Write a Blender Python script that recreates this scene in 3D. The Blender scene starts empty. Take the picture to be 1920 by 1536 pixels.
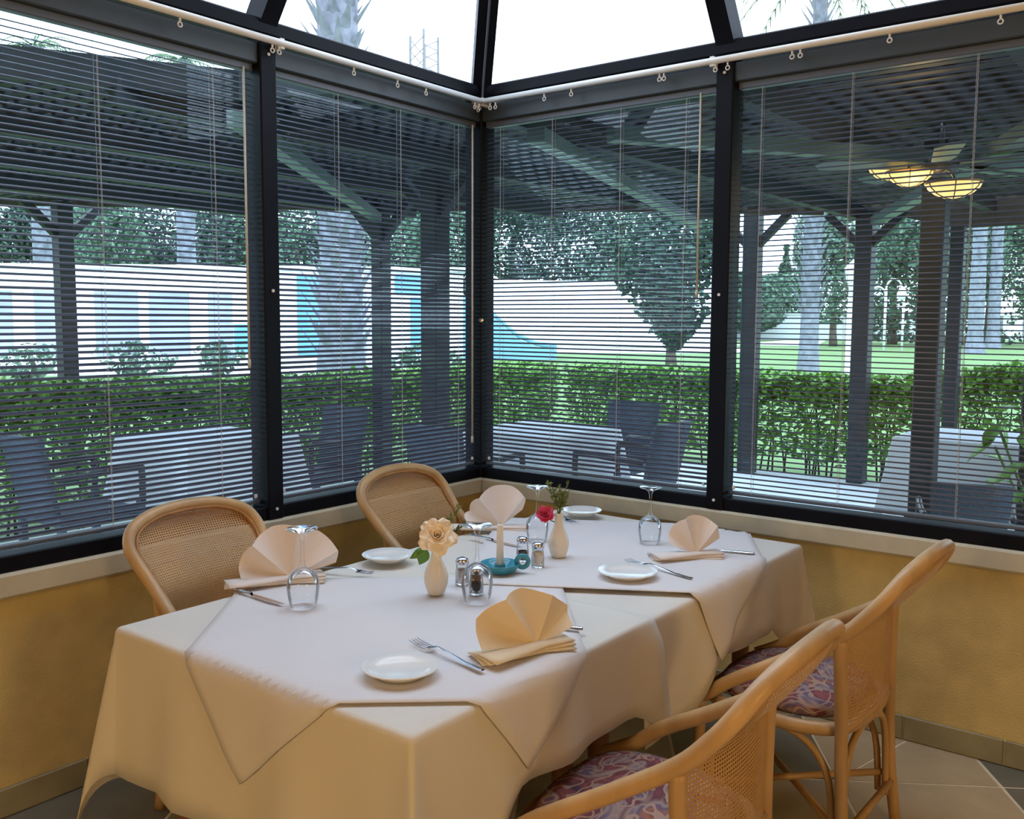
import bpy, math, random
from math import sin, cos, pi, radians, sqrt, atan2
from mathutils import Vector, Matrix
random.seed(7)
S = bpy.context.scene
COL = S.collection

# ------------------------------------------------------------------ camera, sky, lights, exposure
def look_axes(yaw, pitch, roll):
    f = Vector((cos(yaw)*cos(pitch), sin(yaw)*cos(pitch), sin(pitch)))
    r = Vector((sin(yaw), -cos(yaw), 0)); u = r.cross(f)
    return r*cos(roll)+u*sin(roll), -r*sin(roll)+u*cos(roll), f
cd = bpy.data.cameras.new('camera'); cam = bpy.data.objects.new('camera', cd); COL.objects.link(cam)
cd.sensor_width = 36; cd.lens = 33.275; cd.clip_end = 600
_r, _u, _f = look_axes(radians(37.620), radians(-5.4385), radians(0.2886))
CAM = Vector((-3.47453, -2.87288, 1.5))
cam.matrix_world = Matrix(((_r.x, _u.x, -_f.x, CAM.x), (_r.y, _u.y, -_f.y, CAM.y), (_r.z, _u.z, -_f.z, CAM.z), (0, 0, 0, 1)))
S.camera = cam
S.view_settings.view_transform = 'Standard'; S.view_settings.look = 'None'
S.view_settings.exposure = 0.22; S.view_settings.gamma = 1.0; S.view_settings.use_curve_mapping = False
W = bpy.data.worlds.new('overcast_sky'); S.world = W; W.use_nodes = True
_bg = W.node_tree.nodes['Background']; _bg.inputs[0].default_value = (0.81, 0.92, 1.09, 1); _bg.inputs[1].default_value = 3.5
def lamp(name, loc, energy, color, radius):
    l = bpy.data.lights.new(name, 'POINT'); l.energy = energy; l.color = color; l.shadow_soft_size = radius
    o = bpy.data.objects.new(name, l); COL.objects.link(o); o.location = loc; return o
lamp('warm_room_light', (-5.4, -2.1, 1.6), 74, (1.0, 0.71, 0.33), 0.25)
lamp('warm_room_light', (-2.9, -5.2, 1.6), 74, (1.0, 0.71, 0.33), 0.25)

# ------------------------------------------------------------------ materials
def sock(b, *names):
    for n in names:
        if n in b.inputs: return b.inputs[n]
def mat(name, col, rough=0.6, metal=0.0, spec=0.5, noise=0.0, nscale=20.0, bump=0.0, bscale=60.0, col2=None, emit=None, estr=0, stretch=None, sheen=0):
    m = bpy.data.materials.new(name); m.use_nodes = True
    nt = m.node_tree; N = nt.nodes; L = nt.links; b = N['Principled BSDF']
    c = tuple(col)+(1,)
    b.inputs['Base Color'].default_value = c; b.inputs['Roughness'].default_value = rough; b.inputs['Metallic'].default_value = metal
    s = sock(b, 'Specular IOR Level', 'Specular'); s.default_value = spec
    if emit: sock(b, 'Emission Color').default_value = tuple(emit)+(1,); b.inputs['Emission Strength'].default_value = estr
    if sheen: sock(b, 'Sheen Weight').default_value = sheen
    if noise or bump:
        tc = N.new('ShaderNodeTexCoord'); src = tc.outputs['Object']
        if stretch:
            mp = N.new('ShaderNodeMapping'); mp.inputs['Scale'].default_value = stretch; L.new(src, mp.inputs[0]); src = mp.outputs[0]
    if noise:
        n = N.new('ShaderNodeTexNoise'); n.inputs['Scale'].default_value = nscale; n.inputs['Detail'].default_value = 4; L.new(src, n.inputs['Vector'])
        mx = N.new('ShaderNodeMix'); mx.data_type = 'RGBA'
        c2 = tuple(col2)+(1,) if col2 else tuple(x*(1-noise) for x in col)+(1,)
        mx.inputs[6].default_value = c2; mx.inputs[7].default_value = c if col2 else tuple(min(1, x*(1+noise)) for x in col)+(1,)
        rp = N.new('ShaderNodeMapRange'); rp.inputs[1].default_value = .3; rp.inputs[2].default_value = .7; L.new(n.outputs[0], rp.inputs[0])
        L.new(rp.outputs[0], mx.inputs[0]); L.new(mx.outputs[2], b.inputs['Base Color'])
    if bump:
        n2 = N.new('ShaderNodeTexNoise'); n2.inputs['Scale'].default_value = bscale; n2.inputs['Detail'].default_value = 3; L.new(src, n2.inputs['Vector'])
        bp = N.new('ShaderNodeBump'); bp.inputs['Strength'].default_value = bump; bp.inputs['Distance'].default_value = .01
        L.new(n2.outputs[0], bp.inputs['Height']); L.new(bp.outputs[0], b.inputs['Normal'])
    return m
def glass_mat(name, tint, refl=0.06, rough=0.0, fres=True, maxr=1.0):
    m = bpy.data.materials.new(name); m.use_nodes = True; nt = m.node_tree; N = nt.nodes; L = nt.links
    N.remove(N['Principled BSDF']); out = N['Material Output']
    t = N.new('ShaderNodeBsdfTransparent'); t.inputs[0].default_value = tuple(tint)+(1,)
    g = N.new('ShaderNodeBsdfGlossy'); g.inputs['Roughness'].default_value = rough; g.inputs[0].default_value = (1, 1, 1, 1)
    mx = N.new('ShaderNodeMixShader'); L.new(t.outputs[0], mx.inputs[1]); L.new(g.outputs[0], mx.inputs[2])
    if fres:
        lw = N.new('ShaderNodeLayerWeight'); lw.inputs[0].default_value = refl
        mm = N.new('ShaderNodeMath'); mm.operation = 'MINIMUM'; mm.inputs[1].default_value = maxr
        L.new(lw.outputs['Fresnel'], mm.inputs[0]); L.new(mm.outputs[0], mx.inputs[0])
    else: mx.inputs[0].default_value = refl
    L.new(mx.outputs[0], out.inputs[0]); return m
M = {}
M['wall'] = mat('ochre_plaster', (0.68, 0.52, 0.22), .85, noise=.10, nscale=9, bump=.35, bscale=160)
M['ledge'] = mat('cream_ledge', (0.58, 0.53, 0.40), .6, noise=.06, nscale=14)
M['backwall'] = mat('tan_plaster', (0.42, 0.29, 0.15), .9)
M['ceil'] = mat('brown_timber_ceiling', (0.26, 0.16, 0.08), .7, noise=.2, nscale=5)
M['black'] = mat('black_aluminium', (0.004, 0.005, 0.010), .5, spec=.15, noise=.2, nscale=6)
M['bluegrey'] = mat('dark_head_rail', (0.10, 0.12, 0.16), .4)
M['toprail'] = mat('sky_lit_top_rail', (0.045, 0.060, 0.075), .45)  # black frame's sky reflection put into a blue-grey base colour
M['pane'] = glass_mat('window_glass', (0.88, 0.97, 0.99), .5, fres=True, maxr=.03)
M['roofpane'] = glass_mat('roof_glass', (0.95, 0.98, 1.0), .04, fres=False)
M['slat'] = mat('grey_slat', (0.075, 0.08, 0.125), .45, spec=.5)
M['cord'] = mat('white_cord', (0.5, 0.52, 0.56), .7)
M['wand'] = mat('beige_wand', (0.62, 0.58, 0.46), .4)
M['white_plastic'] = mat('white_plastic', (0.82, 0.82, 0.80), .4)
M['grout'] = mat('pale_grout', (0.78, 0.70, 0.52), .9, noise=.1, nscale=30)
M['base_tile'] = mat('olive_skirting_tile', (0.31, 0.275, 0.16), .45, noise=.15, nscale=8)
M['cloth'] = mat('cream_cloth', (0.73, 0.68, 0.60), .9, bump=.10, bscale=500, spec=.2, noise=.02, nscale=3)
M['topper'] = mat('pale_rose_cloth', (0.73, 0.69, 0.68), .85, bump=.08, bscale=500, spec=.25, noise=.02, nscale=3)
M['napkin'] = mat('blush_napkin', (0.78, 0.70, 0.65), .85, spec=.2, bump=.05, bscale=300)
M['napkin_cream'] = mat('cream_napkin', (0.80, 0.66, 0.46), .85, spec=.2, bump=.05, bscale=300)
M['wood_leg'] = mat('red_brown_wood', (0.23, 0.09, 0.04), .5, noise=.3, nscale=20)
M['porcelain'] = mat('white_porcelain', (0.84, 0.83, 0.80), .18, spec=.5)
M['ivory'] = mat('ivory_ceramic', (0.80, 0.72, 0.60), .3)
M['steel'] = mat('polished_steel', (0.62, 0.63, 0.68), .18, metal=1)
M['crystal'] = glass_mat('clear_glass', (0.985, 0.99, 0.995), .20, .02, True, .8)
M['salt'] = mat('salt', (0.80, 0.74, 0.68), .9)
M['pepper'] = mat('ground_pepper', (0.16, 0.11, 0.08), .9, noise=.5, nscale=400)
M['turq'] = mat('turquoise_glaze', (0.045, 0.27, 0.36), .15, noise=.25, nscale=20)
M['candle'] = mat('ivory_wax', (0.84, 0.74, 0.62), .5)
M['wick'] = mat('wick', (0.05, 0.04, 0.04), .9)
M['peach'] = mat('peach_petal', (0.97, 0.86, 0.68), .6, noise=.2, nscale=14, col2=(0.96, 0.76, 0.52))
M['pink'] = mat('pink_petal', (0.72, 0.06, 0.16), .55, noise=.2, nscale=30)
M['leaf'] = mat('rose_leaf', (0.10, 0.26, 0.04), .45)
M['sprig'] = mat('dry_green_sprig', (0.16, 0.19, 0.06), .7, noise=.3, nscale=60)
M['stem'] = mat('flower_stem', (0.12, 0.20, 0.05), .6)
M['rattan'] = mat('honey_rattan', (0.56, 0.355, 0.165), .38, noise=.16, nscale=14, stretch=(1, 1, .35))
M['rattan_dark'] = mat('rattan_binding', (0.42, 0.20, 0.06), .45, noise=.15, nscale=30)

def cane_mat():
    m = bpy.data.materials.new('woven_cane'); m.use_nodes = True; nt = m.node_tree; N = nt.nodes; L = nt.links
    b = N['Principled BSDF']; b.inputs['Base Color'].default_value = (0.55, 0.32, 0.13, 1); b.inputs['Roughness'].default_value = .55
    tc = N.new('ShaderNodeTexCoord'); sp = N.new('ShaderNodeSeparateXYZ'); L.new(tc.outputs['UV'], sp.inputs[0])
    outs = []
    for ax in (0, 1):
        mu = N.new('ShaderNodeMath'); mu.operation = 'MULTIPLY'; mu.inputs[1].default_value = 1/.0088; L.new(sp.outputs[ax], mu.inputs[0])
        fr = N.new('ShaderNodeMath'); fr.operation = 'FRACT'; L.new(mu.outputs[0], fr.inputs[0])
        su = N.new('ShaderNodeMath'); su.operation = 'SUBTRACT'; su.inputs[1].default_value = .5; L.new(fr.outputs[0], su.inputs[0])
        pw = N.new('ShaderNodeMath'); pw.operation = 'POWER'; pw.inputs[1].default_value = 2; L.new(su.outputs[0], pw.inputs[0]); outs.append(pw)
    ad = N.new('ShaderNodeMath'); ad.operation = 'ADD'; L.new(outs[0].outputs[0], ad.inputs[0]); L.new(outs[1].outputs[0], ad.inputs[1])
    lt = N.new('ShaderNodeMath'); lt.operation = 'LESS_THAN'; lt.inputs[1].default_value = .055; L.new(ad.outputs[0], lt.inputs[0])
    tr = N.new('ShaderNodeBsdfTransparent'); mx = N.new('ShaderNodeMixShader')
    L.new(lt.outputs[0], mx.inputs[0]); L.new(b.outputs[0], mx.inputs[1]); L.new(tr.outputs[0], mx.inputs[2])
    bp = N.new('ShaderNodeBump'); bp.inputs['Strength'].default_value = .5; bp.inputs['Distance'].default_value = .003
    L.new(ad.outputs[0], bp.inputs['Height']); L.new(bp.outputs[0], b.inputs['Normal'])
    L.new(mx.outputs[0], N['Material Output'].inputs[0]); return m
M['cane'] = cane_mat()
def paisley_mat():
    m = bpy.data.materials.new('paisley_fabric'); m.use_nodes = True; nt = m.node_tree; N = nt.nodes; L = nt.links
    b = N['Principled BSDF']; b.inputs['Roughness'].default_value = .85
    tc = N.new('ShaderNodeTexCoord')
    n = N.new('ShaderNodeTexNoise'); n.inputs['Scale'].default_value = 7; n.inputs['Detail'].default_value = 2; n.inputs['Distortion'].default_value = 1.6; L.new(tc.outputs['Object'], n.inputs['Vector'])
    r = N.new('ShaderNodeValToRGB'); e = r.color_ramp.elements
    e[0].position = .30; e[0].color = (.035, .03, .075, 1); e[1].position = .72; e[1].color = (.10, .022, .03, 1)
    for p, c in ((.40, (.30, .085, .085, 1)), (.47, (.14, .035, .05, 1)), (.53, (.36, .26, .23, 1)), (.58, (.13, .09, .16, 1)), (.64, (.34, .13, .075, 1))):
        x = r.color_ramp.elements.new(p); x.color = c
    L.new(n.outputs[0], r.inputs[0])
    w = N.new('ShaderNodeTexWave'); w.wave_type = 'RINGS'; w.inputs['Scale'].default_value = 14; w.inputs['Distortion'].default_value = 12; w.inputs['Detail'].default_value = 1; w.inputs['Detail Scale'].default_value = 1.2
    L.new(tc.outputs['Object'], w.inputs['Vector'])
    g = N.new('ShaderNodeMath'); g.operation = 'GREATER_THAN'; g.inputs[1].default_value = .90; L.new(w.outputs[1], g.inputs[0])
    mx = N.new('ShaderNodeMix'); mx.data_type = 'RGBA'; mx.inputs[7].default_value = (.42, .27, .20, 1)
    L.new(r.outputs[0], mx.inputs[6]); L.new(g.outputs[0], mx.inputs[0]); L.new(mx.outputs[2], b.inputs['Base Color']); return m
M['paisley'] = paisley_mat()
TILE = [mat('floor_tile_sand', (0.50, 0.39, 0.24), .40, noise=.10, nscale=7), mat('floor_tile_olive', (0.28, 0.24, 0.13), .40, noise=.14, nscale=7),
        mat('floor_tile_slate', (0.17, 0.16, 0.125), .40, noise=.14, nscale=7), mat('floor_tile_taupe', (0.40, 0.34, 0.23), .40, noise=.10, nscale=7)]
# outdoors
M['terrace'] = mat('pale_terrace_paving', (0.74, 0.76, 0.80), .8, noise=.08, nscale=2)
M['lawn'] = mat('lawn_grass', (0.155, 0.25, 0.082), .9, noise=.12, nscale=.5, bump=.6, bscale=14)
M['pergola'] = mat('dark_green_painted_timber', (0.012, 0.018, 0.024), .6, noise=.25, nscale=8)
M['fascia'] = mat('weathered_fascia', (0.075, 0.060, 0.045), .7, noise=.3, nscale=6)
M['hedge'] = mat('hedge_leaf', (0.27, 0.52, 0.09), .5, noise=.45, nscale=9, col2=(0.11, 0.26, 0.045))
M['twig'] = mat('hedge_twig', (0.05, 0.04, 0.025), .9)
M['tree'] = mat('tree_leaf', (0.17, 0.27, 0.18), .7, noise=.5, nscale=1.5, col2=(0.09, 0.17, 0.13))
M['tree2'] = mat('dark_tree_leaf', (0.07, 0.13, 0.09), .7, noise=.5, nscale=1.5, col2=(0.035, 0.075, 0.06))
M['bark'] = mat('bark', (0.14, 0.11, 0.09), .9, noise=.3, nscale=6)
M['palm'] = mat('grey_palm_trunk', (0.24, 0.25, 0.30), .9, noise=.25, nscale=5, bump=.8, bscale=9)
M['palm_dark'] = mat('dark_palm_trunk', (0.10, 0.11, 0.14), .9, noise=.3, nscale=5, bump=.8, bscale=9)
M['frond'] = mat('palm_frond', (0.13, 0.20, 0.10), .6, noise=.3, nscale=3)
M['white_paint'] = mat('white_painted_metal', (0.78, 0.79, 0.80), .5)
M['white_wall'] = mat('white_render', (0.82, 0.82, 0.85), .8, noise=.06, nscale=.6)
M['lavender'] = mat('lavender_bay_shade', (0.36, 0.38, 0.56), .6, noise=.15, nscale=.8)  # lavender standing in for shade inside the pavilion's open bays
M['blue'] = mat('pool_blue_panel', (0.16, 0.40, 0.78), .4)
M['pale_blue'] = mat('pale_blue_slide', (0.28, 0.55, 0.78), .4)
M['outcloth'] = mat('white_outdoor_cloth', (0.82, 0.86, 0.93), .9, bump=.1, bscale=300)
M['wicker'] = mat('blue_grey_wicker', (0.060, 0.085, 0.13), .6, noise=.3, nscale=90, bump=.6, bscale=120)
M['dark_metal'] = mat('dark_metal_frame', (0.03, 0.03, 0.035), .4)
M['amber'] = mat('lit_amber_glass', (0.85, 0.50, 0.16), .35, emit=(1.0, 0.55, 0.18), estr=1.3)
M['blade'] = mat('grey_green_fan_blade', (0.10, 0.15, 0.14), .45)
M['mast'] = mat('pale_grey_mast', (0.22, 0.22, 0.24), .6)
M['dark_glass'] = mat('dark_window', (0.05, 0.06, 0.08), .2)

# ------------------------------------------------------------------ mesh helpers
class MB:
    def __init__(s): s.v = []; s.f = []; s.uv = None
    def add(s, vs, fs):
        o = len(s.v); s.v += [tuple(p) for p in vs]; s.f += [tuple(i+o for i in f) for f in fs]; return s
    def box(s, x0, x1, y0, y1, z0, z1, bev=0):
        if bev:
            b = bev; vs = []
            for z, k in ((z0, b), (z0+b, 0), (z1-b, 0), (z1, b)):
                e = b+k*0.0
                for (x, y) in ((x0+e, y0+k), (x1-e, y0+k), (x1-k, y0+e), (x1-k, y1-e), (x1-e, y1-k), (x0+e, y1-k), (x0+k, y1-e), (x0+k, y0+e)):
                    vs.append((x, y, z))
            fs = [tuple(range(7, -1, -1)), tuple(range(24, 32))]
            for r in range(3):
                for i in range(8): j = (i+1) % 8; fs.append((r*8+i, r*8+j, r*8+8+j, r*8+8+i))
            return s.add(vs, fs)
        vs = [(x, y, z) for z in (z0, z1) for (x, y) in ((x0, y0), (x1, y0), (x1, y1), (x0, y1))]
        return s.add(vs, [(3, 2, 1, 0), (4, 5, 6, 7), (0, 1, 5, 4), (1, 2, 6, 5), (2, 3, 7, 6), (3, 0, 4, 7)])
    def beam(s, a, b, w, h, up=Vector((0, 0, 1))):
        a = Vector(a); b = Vector(b); d = (b-a).normalized(); sd = d.cross(up)
        if sd.length < 1e-5: sd = Vector((1, 0, 0))
        sd.normalize(); u = sd.cross(d).normalized(); vs = []
        for p in (a, b):
            for (i, j) in ((-1, -1), (1, -1), (1, 1), (-1, 1)): vs.append(p+sd*(i*w/2)+u*(j*h/2))
        return s.add(vs, [(0, 1, 2, 3), (7, 6, 5, 4), (0, 4, 5, 1), (1, 5, 6, 2), (2, 6, 7, 3), (3, 7, 4, 0)])
    def tube(s, pts, rad, n=8, closed=False, cap=True):
        pts = [Vector(p) for p in pts]; m = len(pts)
        if not isinstance(rad, (list, tuple)): rad = [rad]*m
        prev = None; vs = []
        for i, p in enumerate(pts):
            if closed: t = pts[(i+1) % m]-pts[i-1]
            else: t = pts[min(i+1, m-1)]-pts[max(i-1, 0)]
            t.normalize()
            if prev is None:
                q = Vector((0, 0, 1)) if abs(t.z) < .9 else Vector((1, 0, 0)); nx = t.cross(q).normalized()
            else:
                nx = prev-t*prev.dot(t); nx.normalize()
            prev = nx; ny = t.cross(nx)
            for k in range(n):
                a = 2*pi*k/n; vs.append(p+nx*(cos(a)*rad[i])+ny*(sin(a)*rad[i]))
        fs = []
        for i in range(m if closed else m-1):
            i2 = (i+1) % m
            for k in range(n): k2 = (k+1) % n; fs.append((i*n+k, i*n+k2, i2*n+k2, i2*n+k))
        if cap and not closed: fs.append(tuple(range(n-1, -1, -1))); fs.append(tuple((m-1)*n+k for k in range(n)))
        return s.add(vs, fs)
    def lathe(s, prof, n=24, cx=0, cy=0, cz=0, closed_prof=False):
        vs = [(cx+r*cos(2*pi*k/n), cy+r*sin(2*pi*k/n), cz+z) for (r, z) in prof for k in range(n)]; fs = []
        m = len(prof)
        for i in range(m if closed_prof else m-1):
            j = (i+1) % m
            for k in range(n): k2 = (k+1) % n; fs.append((i*n+k, i*n+k2, j*n+k2, j*n+k))
        return s.add(vs, fs)
    def grid(s, P):            # P[i][j] points
        r = len(P); c = len(P[0]); vs = [p for row in P for p in row]
        return s.add(vs, [(i*c+j, i*c+j+1, (i+1)*c+j+1, (i+1)*c+j) for i in range(r-1) for j in range(c-1)])
    def prism(s, poly, z0, z1):
        n = len(poly); vs = [(x, y, z0) for x, y in poly]+[(x, y, z1) for x, y in poly]
        return s.add(vs, [tuple(range(n-1, -1, -1)), tuple(range(n, 2*n))]+[(i, (i+1) % n, n+(i+1) % n, n+i) for i in range(n)])
    def mesh(s, name, m, smooth=False):
        me = bpy.data.meshes.new(name); me.from_pydata(s.v, [], s.f); me.materials.append(m)
        if smooth: me.polygons.foreach_set('use_smooth', [True]*len(me.polygons))
        me.update(); return me
    def build(s, name, m, parent=None, smooth=False, world=False, kind=None, solid=0, subsurf=0):
        if world and parent is not None:
            p = parent
            o = Vector((0, 0, 0))
            while p: o += p.location; p = p.parent
            s.v = [(x-o.x, y-o.y, z-o.z) for x, y, z in s.v]
        ob = bpy.data.objects.new(name, s.mesh(name, m, smooth)); COL.objects.link(ob)
        if parent is not None: ob.parent = parent
        if kind: ob['kind'] = kind
        if solid: md = ob.modifiers.new('solid', 'SOLIDIFY'); md.thickness = solid; md.offset = 0
        if subsurf: md = ob.modifiers.new('sub', 'SUBSURF'); md.levels = md.render_levels = subsurf
        return ob
def tag(o, label, cat, group=None):
    o['label'] = label; o['category'] = cat
    if group: o['group'] = group
    return o
def thing(name, label, cat, loc=(0, 0, 0), rz=0, group=None):
    o = bpy.data.objects.new(name, None); COL.objects.link(o); o.location = loc; o.rotation_euler = (0, 0, rz); o.empty_display_size = .1
    return tag(o, label, cat, group)
def link_copy(src, parent=None):
    c = src.copy(); COL.objects.link(c); c.parent = parent
    for ch in list(src.children): link_copy(ch, c)
    return c
def copy_thing(src, label, loc, rz):
    c = link_copy(src); c['label'] = label; c.location = loc; c.rotation_euler = (0, 0, rz); return c
def catmull(pts, k=6):
    pts = [Vector(p) for p in pts]; out = []
    for i in range(len(pts)-1):
        p0 = pts[max(i-1, 0)]; p1 = pts[i]; p2 = pts[i+1]; p3 = pts[min(i+2, len(pts)-1)]
        for j in range(k):
            t = j/k; out.append(.5*((2*p1)+(p2-p0)*t+(2*p0-5*p1+4*p2-p3)*t*t+(3*p1-p0-3*p2+p3)*t**3))
    out.append(pts[-1]); return out
def struct(o): o['kind'] = 'structure'; return o

# ------------------------------------------------------------------ room shell
XB, YB = -7.0, -6.6                      # far ends of the room behind the camera
floor = struct(MB().box(XB, 0, YB, 0, -.06, -.0015).build('floor', M['grout']))
def clip_poly(poly, ax, val, keep_less):
    out = []
    for i in range(len(poly)):
        a = poly[i]; b = poly[(i+1) % len(poly)]
        ia = (a[ax] <= val) == keep_less; ib = (b[ax] <= val) == keep_less
        if ia: out.append(a)
        if ia != ib:
            t = (val-a[ax])/(b[ax]-a[ax]); out.append((a[0]+(b[0]-a[0])*t, a[1]+(b[1]-a[1])*t))
    return out
rt = random.Random(3)
ang = radians(33); ts = .52
ca, sa = cos(ang), sin(ang)
def tone(x, y):
    r = rt.randrange(4)
    for px, py, i in ((-.45, -2.15, 0), (-.15, -2.0, 0), (-.12, -2.32, 2), (-.85, -1.7, 3), (-.95, -1.95, 1), (-.5, -1.8, 0), (-2.2, -.1, 2)):
        if abs(px-x)+abs(py-y) < .30: return i
    return r
def tile(poly):
    for ax, v, kl in ((0, -.004, True), (1, -.004, True), (0, -4.6, False), (1, -3.4, False)):
        poly = clip_poly(poly, ax, v, kl)
        if len(poly) < 3: return
    cx = sum(p[0] for p in poly)/len(poly); cy = sum(p[1] for p in poly)/len(poly)
    q = []
    for p in poly:                       # joint gap towards the tile's centre
        d = Vector((cx-p[0], cy-p[1])); l = d.length
        if l < .02: return
        d *= .008/l; q.append((p[0]+d.x-cx, p[1]+d.y-cy))
    o = MB().prism(q, -.006, .0008*rt.random()).build('floor_tile', TILE[tone(cx, cy)], floor); o.location = (cx, cy, 0)
for i in range(-14, 14):
    for j in range(-14, 14):
        x0, y0, x1, y1 = i*ts, j*ts, (i+1)*ts, (j+1)*ts
        W2 = lambda a, b: (a*ca-b*sa-1.9, a*sa+b*ca-1.6)
        k = (i*7+j*3) % 5
        if k == 0:
            tile([W2(x0, y0), W2(x1, y0), W2(x0, y1)]); tile([W2(x1, y0), W2(x1, y1), W2(x0, y1)])
        elif k == 2:
            m = x0+ts*.42; tile([W2(x0, y0), W2(m, y0), W2(x1-ts*.2, y1), W2(x0, y1)]); tile([W2(m, y0), W2(x1, y0), W2(x1, y1), W2(x1-ts*.2, y1)])
        else: tile([W2(x0, y0), W2(x1, y0), W2(x1, y1), W2(x0, y1)])
SILL = 0.75
wl = struct(MB().box(XB, .2, 0, .2, -.06, SILL-.02).build('wall_left', M['wall']))
wr = struct(MB().box(0, .2, YB, 0, -.06, SILL-.02).build('wall_right', M['wall']))
struct(MB().box(XB-.2, XB, YB, .2, -.06, 4.4).build('wall_back', M['backwall']))
struct(MB().box(XB, .2, YB-.2, YB, -.06, 4.4).build('wall_rear', M['backwall']))
# window ledges
struct(MB().box(XB, .2, -.05, .2, SILL-.075, SILL, .008).build('trim_1', M['ledge']))
struct(MB().box(-.05, .2, YB, -.05, SILL-.075, SILL, .008).build('trim_2', M['ledge']))
# tiled skirting
bl = struct(MB().box(-4.6, 0, -.006, 0, 0, .085).build('baseboard_left', M['grout']))
br = struct(MB().box(-.006, 0, -3.4, -.006, 0, .085).build('baseboard_right', M['grout']))
tl = MB().box(0, .322, -.016, -.003, .002, .09, .003).mesh('skirting_tile', M['base_tile'])
tr_ = MB().box(-.016, -.003, 0, .322, .002, .09, .003).mesh('skirting_tile', M['base_tile'])
for i in range(14):
    o = bpy.data.objects.new('skirting_tile', tl); COL.objects.link(o); o.parent = bl; o.location = (-.345-.328*i, 0, 0)
for i in range(10):
    o = bpy.data.objects.new('skirting_tile', tr_); COL.objects.link(o); o.parent = br; o.location = (0, -.345-.328*i, 0)

# windows: each bay 1.245 m wide; frame, pane
BAY = 1.245; TOP = 2.55
def wpt(side, s, d, z):                  # s along the wall from the corner, d outwards
    return (-s, d, z) if side == 'L' else (d, -s, z)
def wbox(mb, side, s0, s1, d0, d1, z0, z1, bev=0):
    a = wpt(side, s0, d0, z0); b = wpt(side, s1, d1, z1)
    return mb.box(min(a[0], b[0]), max(a[0], b[0]), min(a[1], b[1]), max(a[1], b[1]), z0, z1, bev)
wn = 0
for side in 'LR':
    nb = 2
    for k in range(nb):
        wn += 1; s0 = k*BAY; s1 = s0+BAY
        m = MB()
        wbox(m, side, s0+.03, s1-.03, -.035, .05, SILL, SILL+.05, .004)         # bottom rail
        wbox(m, side, s1-.036, s1+.036, -.045, .055, SILL, 2.50, .005)           # mullion at the far end of the bay
        w = struct(m.build('window_%d' % wn, M['black']))
        p = MB(); wbox(p, side, s0+.03, s1-.03, .038, .044, SILL+.045, 2.41); p.build('pane', M['pane'], w)
        p = MB(); wbox(p, side, s0+.03, s1-.03, -.03, .05, 2.405, 2.478, .004); p.build('top_rail', M['toprail'], w)
        s = MB()
        for zz in (.79, 1.6, 2.44):
            a = wpt(side, s1-.0, -.046, zz); s.tube([a, wpt(side, s1, -.050, zz)], .006, 8)
        s.build('screw_cap', M['white_plastic'], w)
struct(MB().box(-.04, .06, -.04, .06, SILL, 2.52, .006).build('trim_3', M['black']))     # corner post
kn = MB().lathe([(.0, .0), (.010, .0), (.012, .006), (.008, .012), (0, .013)], 12)
kn.v = [(-.045-z*.7, -.045-z*.7+y*0+x*.7, 1.49+y) if False else (-.043-z*.7+x*.7, -.043-z*.7-x*.7, 1.495+y) for x, y, z in kn.v]
tag(kn.build('window_knob', M['steel'], None), 'small round metal knob on the black corner post', 'knob')
# eaves beam and glazed roof
m = MB(); m.box(XB, .07, -.05, .07, 2.505, TOP+.01, .006); struct(m.build('trim_4', M['black']))
m = MB(); m.box(-.05, .07, YB, -.05, 2.505, TOP+.01, .006); struct(m.build('trim_5', M['black']))
SL = 1.40; RUN = 1.3; ZT = TOP+SL*RUN
def roofpt(side, s, t): # t = run inwards
    return Vector((-s, -t, TOP+SL*t)) if side == 'L' else Vector((-t, -s, TOP+SL*t))
for side in 'LR':
    for k in range(2):
        wn += 1
        s0 = k*BAY; s1 = s0+BAY
        m = MB()
        if s1 < 4.9 or True:
            m.beam(roofpt(side, s1, .0), roofpt(side, s1, max(RUN, 0)), .075, .09, Vector((0, 0, 1)))
        m.beam(roofpt(side, max(s0, RUN), RUN), roofpt(side, s1+.02, RUN), .08, .08)
        w = struct(m.build('window_%d' % wn, M['black']))
        p = MB()
        if k == 0: quad = [roofpt(side, 0, 0), roofpt(side, s1, 0), roofpt(side, s1, RUN)]
        else: quad = [roofpt(side, s0, 0), roofpt(side, s1, 0), roofpt(side, s1, RUN), roofpt(side, s0, RUN)]
        nrm = Vector((0, SL, 1)) if side == 'L' else Vector((SL, 0, 1)); nrm.normalize()
        q2 = [v+nrm*.02 for v in quad]; n = len(quad)
        p.add(quad+q2, [tuple(range(n)), tuple(range(2*n-1, n-1, -1))]+[(i, (i+1) % n, n+(i+1) % n, n+i) for i in range(n)])
        p.build('roof_pane', M['roofpane'], w)
m = MB(); m.beam((0, 0, TOP-.02), (-RUN, -RUN, ZT), .085, .10); struct(m.build('trim_6', M['black']))
m = MB(); m.beam((-.035, -.035, TOP-.09), (-RUN-.035, -RUN-.035, ZT-.07), .008, .02); struct(m.build('trim_7', M['bluegrey']))
struct(MB().box(XB, -RUN, YB, -RUN, ZT, ZT+.1).build('ceiling', M['ceil']))
E2 = 2*BAY+.04                           # unseen solid walls and ceilings past the second bay, added to cut side daylight
struct(MB().box(XB, -E2, 0, .2, SILL, ZT).build('wall_left_end', M['backwall']))
struct(MB().box(0, .2, YB, -E2, SILL, ZT).build('wall_right_end', M['backwall']))
struct(MB().box(XB, -E2, -RUN, 0, ZT, ZT+.1).build('ceiling_left_end', M['ceil']))
struct(MB().box(-RUN, 0, YB, -E2, ZT, ZT+.1).build('ceiling_right_end', M['ceil']))
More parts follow.
